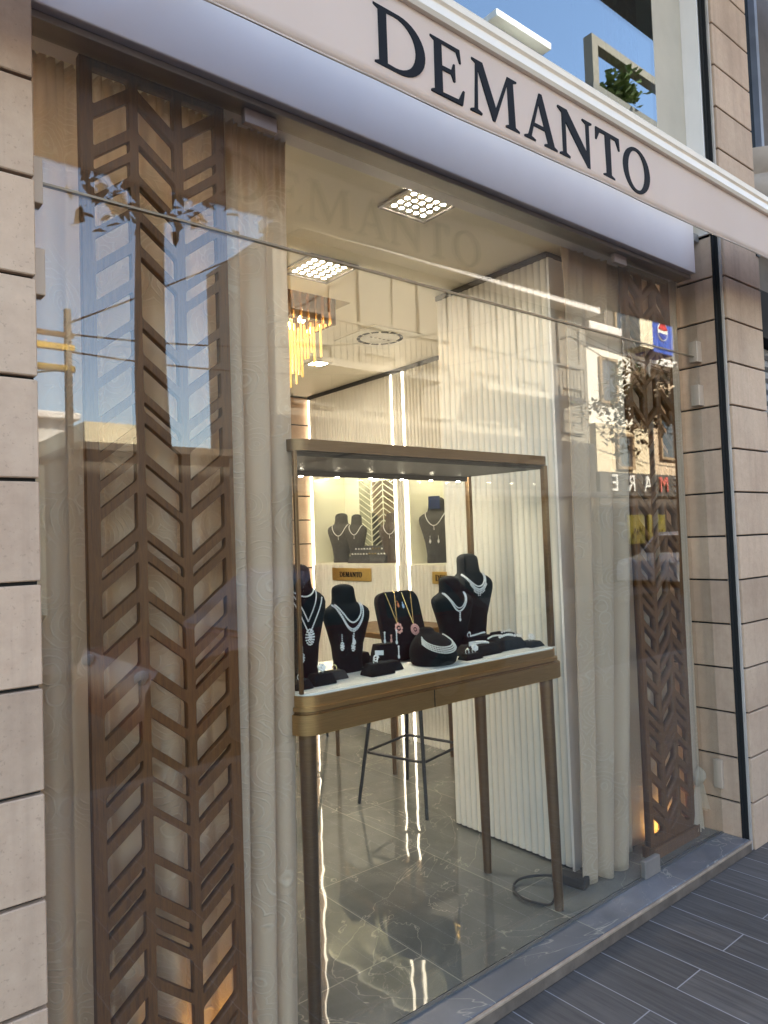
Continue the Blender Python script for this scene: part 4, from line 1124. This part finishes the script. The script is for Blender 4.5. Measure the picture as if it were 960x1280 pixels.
# ---- niche displays (bed of the niche at NZ0)
def nbust(label, x, y, h, w, rz, mat=m_velvet): return bust(label, x, y, NZ0+.0005, h, w, rz, mat, 'busts in the wall niches')
RZN = R(-62)
def nbust_face(label, y, h, w, mat, drop, nl, blue=False):
    b, o = nbust(label, FX+.13, y, h, w, RZN, mat)
    mb = MB(); beads(mb, Ucurve(b, w*.6, h*.77, drop, 30), .0042)
    for i in range(4): mb.ball(b.front(0, h*.77-drop-.010*i, .006), .004, 1)
    nk = mb.build('necklace', m_diamond, local=True); place(nk, o); tag(nk, nl, 'necklace'); return b, o
b1, o1 = nbust_face('charcoal bust at the left of the longer niche', 5.12, .43, .125, m_velvet_grey, .10, 'fine Y necklace on the left niche bust')
nbust_face('charcoal bust in front of the niche mirror', 4.90, .41, .10, m_velvet_grey, .08, 'white necklace on the bust before the niche mirror')
nbust_face('brownish bust half cut by the light strips of the longer niche', 4.43, .40, .11, pmat('brown suede', (.07, .05, .04), .8), .08, 'necklace on the brownish niche bust')
b4_, o4_ = nbust_face('charcoal bust with a navy neck in the shorter niche', 3.91, .49, .135, m_velvet_grey, .10, 'jewelled collar on the navy necked niche bust')
nbust_face('tall bust beside the partition in the shorter niche', 3.66, .47, .12, pmat('olive suede', (.06, .06, .04), .8), .08, 'necklace on the bust beside the partition')
card = MB().box(-.045, .045, -.004, .004, 0, .095, .003).build('jewel_card', m_velvet_blue, local=True)
p = o4_.matrix_basis if False else None
card.location = Vector((FX+.13, 3.91, NZ0))+Matrix.Rotation(RZN, 3, 'Z') @ (b4_.front(0, .40, .012)); card.rotation_euler = (0, 0, RZN); tag(card, 'navy jewel card on the neck of the shorter niche bust', 'card')
for k, dx in enumerate((-.035, .03)):
    drop_earring(b4_, o4_, dx, .20, ('left' if k == 0 else 'right')+' drop earring on the navy necked niche bust', .05)
for k in range(4):
    y = 4.84-.115*k
    t_ = MB().loft([[(-.05, -.07, 0), (.05, -.07, 0), (.05, .07, 0), (-.05, .07, 0)], [(-.05, -.04, .05), (.05, -.04, .05), (.05, .07, .14), (-.05, .07, .14)]]).build('ring_tray', m_velvet_grey, local=True)
    t_.location = (FX+.085, y, NZ0+.0005); t_.rotation_euler = (0, 0, R(-75))
    tag(t_, ['first slanted ring tray from the left in the longer niche', 'second slanted ring tray from the left in the longer niche', 'third slanted ring tray from the left in the longer niche', 'fourth slanted ring tray, nearest the light strips'][k], 'ring tray', 'slanted ring trays in the niche')
    rnd = random.Random(k)
    for i in range(3):
        for j in range(2):
            mb = MB().ball((0, -.004, .009), rnd.uniform(.006, .009), 1).tube([(.008*math.cos(a), 0, .008*math.sin(a)) for a in [2*PI*q/14 for q in range(15)]], .0016, 5)
            r_ = mb.build('ring', m_diamond if k != 2 else m_goldchain, local=True)
            r_.location = t_.location+Matrix.Rotation(R(-75), 3, 'Z') @ Vector((-.03+.03*i, -.02+.05*j, .066+.041*j)); r_.rotation_euler = t_.rotation_euler
            tag(r_, 'small sparkling ring set on the '+['first', 'second', 'third', 'fourth'][k]+' slanted niche tray', 'ring', 'rings on the '+['first', 'second', 'third', 'fourth'][k]+' niche tray')

# ------------------------------------------------------------------ right-hand neighbour
nb_ = thing('neighbour_shop', 'dark neighbouring shopfront beyond the right pillar', 'building', (6, 2, 0))
MB().box(3.99, 14, 1.95, 9, PAVE, 2.9).build('wall', pmat('dark render', (.06, .055, .052), .8), nb_)
MB().box(4.205, 30, 2.05, 9, 2.901, 12.0).build('upper_wall', pmat('brown render', (.12, .10, .09), .85, 0, .2), nb_)
mb = MB(); z = 0.0
while z < 2.55:
    mb.prism([(1.90, z), (1.885, z+.02), (1.885, z+.055), (1.90, z+.068), (1.92, z+.068), (1.92, z)], 'x', 4.0, 7.0); z += .07
mb.build('roller_shutter', pmat('grey shutter slats', (.16, .16, .17), .5, .4), nb_)
MB().box(4.0, 7.0, 1.80, 1.949, 2.60, 2.88).build('shutter_box', m_black, nb_)
wf = MB().box(4.62, 4.66, 1.99, 2.049, 3.75, 5.2).box(4.98, 5.02, 1.99, 2.049, 3.75, 5.2).box(4.62, 5.02, 1.99, 2.049, 3.71, 3.75).build('window_frame', pmat('blue grey frame', (.22, .25, .32), .5), nb_)
MB().box(4.66, 4.98, 2.03, 2.049, 3.75, 5.2).build('window_glass', pmat('dark pane', (.02, .03, .04), .1), nb_)
bc = thing('balcony', 'rounded stone balcony edge on the neighbouring house', 'balcony', (5.0, 1.9, 3.2))
mb = MB()
rings = []
for zz, rr in ((3.42, .50), (3.47, .57), (3.53, .60), (3.58, .60), (3.63, .55), (3.70, .62), (3.76, .62)):
    rings.append([(5.0+rr*math.cos(PI+PI*k/24), 2.049+rr*.8*math.sin(PI+PI*k/24), zz) for k in range(25)])
mb.loft(rings).build('moulded_slab', pmat('moulded plaster', (.42, .35, .30), .8), bc, smooth=60)
bx = thing('air_conditioner', 'grey air conditioner box fixed beyond the stone pillar', 'air conditioner', (4.2, 1.75, 3.1))
MB().box(4.10, 4.32, 1.75, 2.045, 3.16, 3.42, .01).build('casing', pmat('grey casing', (.30, .28, .27), .6), bx)
MB().box(4.13, 4.29, 1.742, 1.7495, 3.19, 3.39).build('grille', m_black, bx)
br_ = thing('wall_bracket', 'black iron bracket arm sticking out from the stone pillar', 'bracket', (4.0, 1.7, 2.96))
MB().box(3.95, 3.985, 1.632, 1.6395, 2.93, 3.03).build('plate', m_blackmetal, br_)
MB().cyl((3.97, 1.632, 2.97), (4.5, 1.30, 3.10), .014, n=12).build('arm', m_blackmetal, br_, smooth=40)
tag(MB().tube(smooth_pts([(4.28, 2.03, 5.0), (4.30, 2.0, 4.2), (4.27, 2.0, 3.8), (4.36, 1.98, 3.5), (4.3, 1.97, 2.9)]), .012, 8).build('wall_cable', m_rubber, smooth=60), 'black cable running down the neighbouring wall', 'cable')

# ------------------------------------------------------------------ across the street (seen reflected)
m_win = pmat('dim window pane', (.04, .05, .06), .1, 0, .2)
def house(label, x0, x1, yf, depth, h, col, cols, rows, z0=3.4, pitch=2.6, ww=.9, wh=1.4, cornice=True, name='apartment_building', frame=(.30, .20, .11), pane=None):
    t = thing(name, label, 'building', ((x0+x1)/2, yf-depth/2, -.04))
    m = pmat('render '+label[:18], col, .8, 0, .07, 1.2)
    MB().box(x0, x1, yf-depth, yf, -.04, h).build('wall', m, t)
    mw = pmat('window surround '+label[:12], frame, .7); mp_ = pane or m_win
    for i in range(cols):
        cx = x0+(x1-x0)*(i+.5)/cols
        for j in range(rows):
            z = z0+pitch*j
            if z+wh > h-.2: continue
            f = plate_mb([[(cx-ww/2-.08, z-.08), (cx+ww/2+.08, z-.08), (cx+ww/2+.08, z+wh+.08), (cx-ww/2-.08, z+wh+.08)], [(cx-ww/2, z), (cx+ww/2, z), (cx+ww/2, z+wh), (cx-ww/2, z+wh)]], .10, Matrix.Translation((0, yf+.051, 0))).build('window', mw, t)
            MB().box(cx-ww/2-.001, cx+ww/2+.001, yf+.004, yf+.03, z-.001, z+wh+.001).build('pane', mp_, f)
    if cornice:
        MB().box(x0-.15, x1+.15, yf-.3, yf+.45, h+.001, h+.25, .03).build('cornice', m_white, t)
    return t
m_bark2 = pmat('dull brown timber', (.16, .13, .10), .8)
ha = house('long pale apartment block with balconies across the street', 7.6, 18.3, -9, 3, 7.9, (.27, .245, .205), 6, 2, 4.45, 1.95, wh=1.2, frame=(.275, .25, .21), pane=pmat('pale shutters', (.235, .215, .18), .6, 0, .1, 20))
for x0, x1 in ((8.2, 11.6), (13.0, 17.0)):
    MB().box(x0, x1, -8.999, -8.2, 5.05, 5.2).build('balcony_slab', pmat('grey plaster slab', (.36, .33, .29), .7), ha)
    rb = MB().box(x0, x1, -8.25, -8.2, 6.0, 6.05)
    for k in range(int((x1-x0)/.16)+1): rb.box(x0+.16*k, x0+.16*k+.02, -8.235, -8.215, 5.2, 6.0)
    rb.build('balcony_rail', pmat('grey rail', (.2, .19, .17), .6), ha)
MB().box(7.6, 18.3, -8.996, -8.86, 2.67, 4.1).build('sign_band', pmat('dark band', (.035, .032, .03), .5), ha)
for x in (8.0, 10.4, 12.8, 15.2): MB().box(x, x+1.8, -8.996, -8.94, -.04, 2.4).build('shop_opening', m_win, ha)
MB().box(7.6, 18.3, -8.998, -8.5, 2.52, 2.66).build('shop_canopy', pmat('shaded canopy', (.35, .33, .30), .8), ha)
hb = house('cream corner house with one framed window above a dark shop sign', 18.6, 21.5, -9, 7, 4.78, (.72, .60, .42), 1, 1, 3.5, 3, .75, .95, False)
hw = house('white two storey block set back behind the cream corner house', 18.6, 21.3, -9.4, 6, 7.6, (.78, .75, .68), 1, 2, 5.6, 3, .8, 1.3, True)
hr = house('tan terraced house right of the cream corner house', 21.6, 30, -9, 8, 6.8, (.55, .42, .30), 4, 1, 3.9, 3)
sg = thing('shop_sign', 'dark shop sign band with pale raised letters and one red letter', 'sign', (21, -8.85, 2.6))
MB().box(18.5, 24.5, -8.995, -8.86, 2.60, 3.30).build('band', pmat('dark sign band', (.05, .045, .04), .5), sg)
cx_ = 23.6
for chx, wd_, mt_ in (('I', .35, m_tag), ('E', .75, m_tag), ('M', 1.0, pmat('red letter', (.55, .10, .08), .5)), ('A', .95, m_tag), ('R', .9, m_tag), ('E', .9, m_tag)):
    bm_ = text_bm(chx, .72, .03)
    mbx = MB(); mbx._merge(bm_, Matrix.Translation((cx_-wd_/2, -8.83, 2.95)) @ Matrix.Rotation(PI, 4, 'Z') @ Matrix.Rotation(R(90), 4, 'X'))
    mbx.build('letter', mt_, sg); cx_ -= wd_
for x0, x1, lab in ((19.95, 20.85, 'yellow poster in the shopfront left of the other as reflected'), (21.1, 22.1, 'yellow poster nearer the parked silver car front')):
    t = thing('poster', lab, 'poster', ((x0+x1)/2, -8.9, 1.1)); MB().box(x0, x1, -8.95, -8.9, 1.1, 2.0).build('sheet', pmat('yellow print', (.85, .62, .03), .5, 0, .1, 2), t)
    mbp = MB(); rnd = random.Random(int(x0*7))
    for k in range(5):
        xx = x0+.15+.14*k; zz = 1.25+rnd.uniform(0, .25); mbp.tube([(xx, -8.895, zz), (xx+.05, -8.895, zz+.16), (xx+.10, -8.895, zz+.02)], .012, 5)
    mbp.build('scribble', m_letter, t)
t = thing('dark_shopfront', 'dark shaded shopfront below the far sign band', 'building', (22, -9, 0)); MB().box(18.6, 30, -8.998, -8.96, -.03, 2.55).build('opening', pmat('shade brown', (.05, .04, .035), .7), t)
# advertising box
t = thing('advertising_box', 'blue and cream advertising box with a red white and blue ball emblem', 'sign', (16.9, -6.2, 6.2))
MB().box(16.2, 16.78, -6.5, -5.99, 6.05, 6.9).build('cream_panel', pmat('cream sign', (.80, .72, .55), .6), t)
MB().box(16.785, 17.75, -6.5, -5.99, 6.0, 6.95).build('blue_panel', pmat('blue sign', (.02, .09, .48), .5), t)
c0 = (17.24, 6.56)
plate_mb([arc(*c0, .24, .24, 0, 360, 30)[:-1]], .02, Matrix.Translation((0, -5.979, 0))).build('emblem_disc', m_tag, t)
plate_mb([arc(*c0, .21, .21, 15, 165, 16)+[(c0[0], c0[1]+.03)]], .02, Matrix.Translation((0, -5.965, 0))).build('emblem_top', pmat('emblem red', (.6, .03, .03), .5), t)
plate_mb([arc(*c0, .21, .21, 195, 345, 16)+[(c0[0], c0[1]-.06)]], .02, Matrix.Translation((0, -5.965, 0))).build('emblem_bottom', pmat('emblem blue', (.02, .06, .4), .5), t)
MB().cyl((17, -6.3, -.04), (17, -6.3, 6.0), .07, .06, 14).build('post', m_trim, t)
# left group
house('low cream flat roofed house at the left of the reflected street', 4.75, 6.3, -12, 7, 4.2, (.80, .70, .50), 1, 0, name='house', cornice=False)
t = thing('kiosk', 'dark low kiosk with a flat roof across the street', 'building', (4.9, -9.6, -.04))
MB().box(3.6, 6.2, -10.6, -8.4, -.04, 3.1).build('wall', pmat('kiosk wall', (.10, .085, .07), .8), t); MB().box(3.5, 6.3, -10.7, -8.2, 3.101, 3.22).build('roof', MATS['kiosk wall'], t)
for i, (x0, x1, yf, h, c_, lab) in enumerate(((4.2, 6.0, -17, 3.2, (.50, .24, .16), 'small red roofed house far down the reflected side street'), (5.9, 8.6, -26, 6.6, (.62, .60, .58), 'pale grey house farthest down the reflected side street'), (3.4, 5.6, -24, 5.4, (.60, .42, .34), 'pinkish house far down the reflected side street'))):
    house(lab, x0, x1, yf, 5, h, c_, 2, 1, 2.0, 3, .6, .8, name='house')
house('tall white block rising behind the street, reflected upstairs', 18.65, 21.3, -12.5, 7, 19.1, (.72, .72, .64), 2, 4, 5, 3)
hg = house('tall grey brown block with a roof pergola reflected in the upstairs window', 24.7, 34, -12.5, 8, 19.4, (.11, .095, .08), 4, 4, 6, 3, cornice=False)
for (x0, x1, z0, z1) in ((24.9, 25.3, 19.401, 21.2), (33, 33.4, 19.401, 21.2), (24.9, 33.4, 21.2, 21.55)): MB().box(x0, x1, -13, -12.6, z0, z1).build('pergola', m_bark2, hg)
rp = thing('roof_plant', 'leafy plant growing on the roof of the tall block with the pergola', 'plant', (27.3, -13, 19.4))
rnd = random.Random(5); cr_ = MB()
for _ in range(260):
    p = Vector((27.3+rnd.gauss(0, .5), -13+rnd.gauss(0, .4), 20.1+rnd.gauss(0, .4))); q = Matrix.Rotation(rnd.uniform(0, 6), 3, 'Z') @ Matrix.Rotation(rnd.uniform(-1, 1), 3, 'X')
    cr_.quad(*[p+q @ Vector(v)*.22 for v in ((-.5, -.8, 0), (.5, -.6, .1), (.4, .8, 0), (-.4, .7, .1))])
cr_.build('leaves', pmat('roof leaves', (.10, .14, .04), .6, 0, .4), rp, recalc=False)
MB().cyl((27.3, -13, 19.4), (27.3, -13, 20.1), .04, n=8).build('stem', m_bark2, rp)
# utility pole and wires
up = thing('utility_pole', 'utility pole with yellow sleeved cross arms and bundled wires', 'utility pole', (3.02, -7, -.04))
MB().cyl((3.02, -7, -.04), (3.02, -7, 4.9), .07, .05, 12).build('pole', pmat('weathered pole', (.20, .17, .14), .8), up, smooth=40)
for z in (4.05, 4.35): MB().box(2.1, 3.1, -7.05, -6.95, z-.04, z+.04).build('cross_arm', pmat('yellow sleeve', (.65, .40, .04), .5), up)
MB().box(2.1, 3.1, -7.04, -6.96, 4.5, 4.56).build('cross_arm', m_bronze_dark, up)
wi = MB()
for (a, b, s) in (((3.02, -7, 4.55), (14, -7.4, 7.0), .5), ((3.02, -7, 4.3), (15, -7.2, 6.4), .6), ((3.02, -7, 4.4), (-6, -7.2, 4.6), .3), ((3.02, -7, 4.05), (-6, -7.2, 3.2), .3), ((14, -7.4, 7.0), (26, -7.4, 6.3), .5), ((15, -7.2, 6.4), (26, -7.2, 5.2), .4), ((15, -7.2, 6.4), (26, -7.3, 6.9), .4), ((3.02, -7, 4.7), (14, -6.6, 12.2), .4)):
    A, B = Vector(a), Vector(b)
    wi.tube([A.lerp(B, i/16)-Vector((0, 0, s*4*(i/16)*(1-i/16))) for i in range(17)], .014, 5)
wi.build('wires', m_rubber, up)
# street trees
def tree(label, x, y, cxo, r, seed, trunk_r, zc, leaves=2600, name='street_tree', leafcol=(.05, .075, .025)):
    rnd = random.Random(seed)
    t = thing(name, label, 'tree', (x, y, -.1))
    tr = MB().tube(smooth_pts([(x, y, -.1), (x+.05, y, 1.2), (x-.04, y+.03, zc*.6), (x+.02, y, zc)]), trunk_r, 12, .6)
    tips = []
    for k in range(9):
        a = rnd.uniform(0, 6.28); e = rnd.uniform(.1, 1.1)
        s = Vector((x, y, zc-.25+rnd.uniform(0, .25)))
        d = Vector((math.cos(a)*math.cos(e)+cxo*.6, math.sin(a)*math.cos(e), math.sin(e)))*r*rnd.uniform(.7, 1.0)
        tr.tube([s, s+d*.5+Vector((0, 0, .1)), s+d], trunk_r*.35, 6, .3); tips += [s+d*.6, s+d, s+d*.85]
    tr.build('trunk', pmat('bark', (.075, .055, .04), .9, 0, .3, 12, .5, 40), t, smooth=60)
    cr_ = bmesh.new()
    clumps = tips+[Vector((x+cxo*r+rnd.gauss(0, r*.45), y+rnd.gauss(0, r*.5), zc+rnd.gauss(.3, r*.4))) for _ in range(26)]
    for _ in range(leaves):
        c = rnd.choice(clumps); p = c+Vector((rnd.gauss(0, .24), rnd.gauss(0, .24), rnd.gauss(0, .20)))
        s = rnd.uniform(.05, .11); q = Matrix.Rotation(rnd.uniform(0, 6.28), 3, 'Z') @ Matrix.Rotation(rnd.uniform(-1, 1), 3, 'X')
        cr_.faces.new([cr_.verts.new(p+q @ Vector(v)*s) for v in ((-.5, -.9, 0), (.5, -.5, .1), (.3, .6, 0), (0, 1.1, -.1), (-.4, .5, .05))])
    mb = MB(); mb.bm.free(); mb.bm = cr_
    mb.build('crown', pmat('leaves '+name+str(seed), leafcol, .6, 0, .5, 2), t, recalc=False)
    return t
tree('slim street tree by the kerb, its trunk reflected over the left screen', 2.64, -3.0, .9, .62, 3, .20, 5.2, 1500)
tree('leafy street tree across the road reflected over the right screen', 17.0, -5.6, -1.0, 1.15, 9, .12, 4.3, 3000)
# cars
def car(label, x, y, L, Wd, H, col, flip=False, suv=False):
    t = thing('parked_car', label, 'car', (x, y, -.16), 'parked cars')
    s = -1 if flip else 1
    def P(pts): return [(x+s*(px-.5)*L, -.16+pz*H) for px, pz in pts]
    body = [(0, .20), (.005, .42), (.03, .52), (.25, .60), (.27, .62), (.97, .62), (1.0, .5), (1.0, .22), (.97, .17), (.87, .17), (.84, .26), (.78, .29), (.72, .26), (.69, .17), (.30, .17), (.27, .26), (.21, .29), (.15, .26), (.12, .17), (.02, .17)]
    green = [(.25, .605), (.39, .93), (.45, .985), (.80, .995), (.90, .96), (.985, .62), (.6, .6)] if suv else [(.25, .605), (.41, .95), (.48, 1.0), (.72, .995), (.80, .96), (.96, .62), (.6, .6)]
    paint = pmat('car paint '+label[:10], col, .25, .2, .03)
    mb = MB().prism(P(body), 'y', y-Wd/2, y+Wd/2)
    bmesh.ops.bevel(mb.bm, geom=[e for e in mb.bm.edges if len(e.link_faces) == 2 and e.calc_face_angle(0) > 1.2], offset=.05, segments=3, affect='EDGES', profile=.6)
    mb.build('body', paint, t, smooth=35)
    g = P(green)
    cxg = x+s*.1*L
    top = [(cxg+(px-cxg), pz) for px, pz in g]
    mb = MB()
    zmin = -.16+.60*H
    def w_at(z): return Wd/2*(1-.16*(z-zmin)/(.4*H))-.03
    mb.loft([[(px, y+w_at(pz), pz) for px, pz in g], [(px, y-w_at(pz), pz) for px, pz in g]])
    mb.build('cabin', paint, t, smooth=30)
    def inset(k, zlo, zhi): return [(px, min(max(pz, -.16+zlo*H), -.16+zhi*H)) for px, pz in P([(.31, .64), (.425, .90), (.455, .935), (.57, .945), (.57, .64)])], [(px, pz) for px, pz in P([(.60, .64), (.60, .945), (.80, .945), (.865, .88), (.91, .64)] if suv else [(.60, .64), (.60, .945), (.73, .94), (.80, .86), (.88, .64)])]
    for pl in inset(0, .6, 1):
        for sg_ in (1, -1):
            mb = MB(); mb.loft([[(px, y+sg_*(w_at(pz)+.004), pz) for px, pz in pl], [(px, y+sg_*(w_at(pz)-.02), pz) for px, pz in pl]]); mb.build('side_window', m_win, t)
    wsl = P([(.268, .64), (.272, .645), (.395, .925), (.391, .93)])
    mb = MB(); 
    a0, a1 = P([(.262, .632), (.388, .925)])
    nrm = Vector((-(a1[1]-a0[1])*-1, 0, 0))
    off = -s*.012
    mb.loft([[(a0[0]+off, y+w_at(a0[1])-.08, a0[1]+.008), (a0[0]+off, y-w_at(a0[1])+.08, a0[1]+.008), (a0[0]+s*.01, y-w_at(a0[1])+.08, a0[1]-.005), (a0[0]+s*.01, y+w_at(a0[1])-.08, a0[1]-.005)],
             [(a1[0]+off, y+w_at(a1[1])-.08, a1[1]+.008), (a1[0]+off, y-w_at(a1[1])+.08, a1[1]+.008), (a1[0]+s*.01, y-w_at(a1[1])+.08, a1[1]-.005), (a1[0]+s*.01, y+w_at(a1[1])-.08, a1[1]-.005)]])
    mb.build('windscreen', m_win, t)
    for px in (.21, .78):
        for sg_ in (1, -1):
            X0 = x+s*(px-.5)*L; rr = .19*H
            wl = MB().cyl((X0, y+sg_*(Wd/2-.20), -.16+rr), (X0, y+sg_*(Wd/2+.004), -.16+rr), rr, n=28).build('wheel', m_rubber, t, smooth=40)
            MB().cyl((X0, y+sg_*(Wd/2-.02), -.16+rr), (X0, y+sg_*(Wd/2+.012), -.16+rr), rr*.62, n=20).build('rim', m_trim, wl, smooth=40)
    for sg_ in (1, -1):
        q = P([(.012, .47)])[0]; MB().ball((q[0]+s*.04, y+sg_*(Wd/2-.2), q[1]), .08, 2, (.8, 1.5, .8)).build('headlight', m_tag, t, smooth=60)
        q = P([(.985, .52)])[0]; MB().ball((q[0], y+sg_*(Wd/2-.12), q[1]), .07, 2, (.5, 1, 1.6)).build('tail_light', pmat('tail red', (.4, .02, .02), .3), t, smooth=60)
    return t
car('red hatchback parked at the kerb behind the camera', 3.9, -2.45, 3.9, 1.65, 1.45, (.22, .02, .02))
car('silver estate car parked across the street below the posters', 20.2, -7.2, 4.5, 1.8, 1.62, (.78, .80, .84), suv=True)
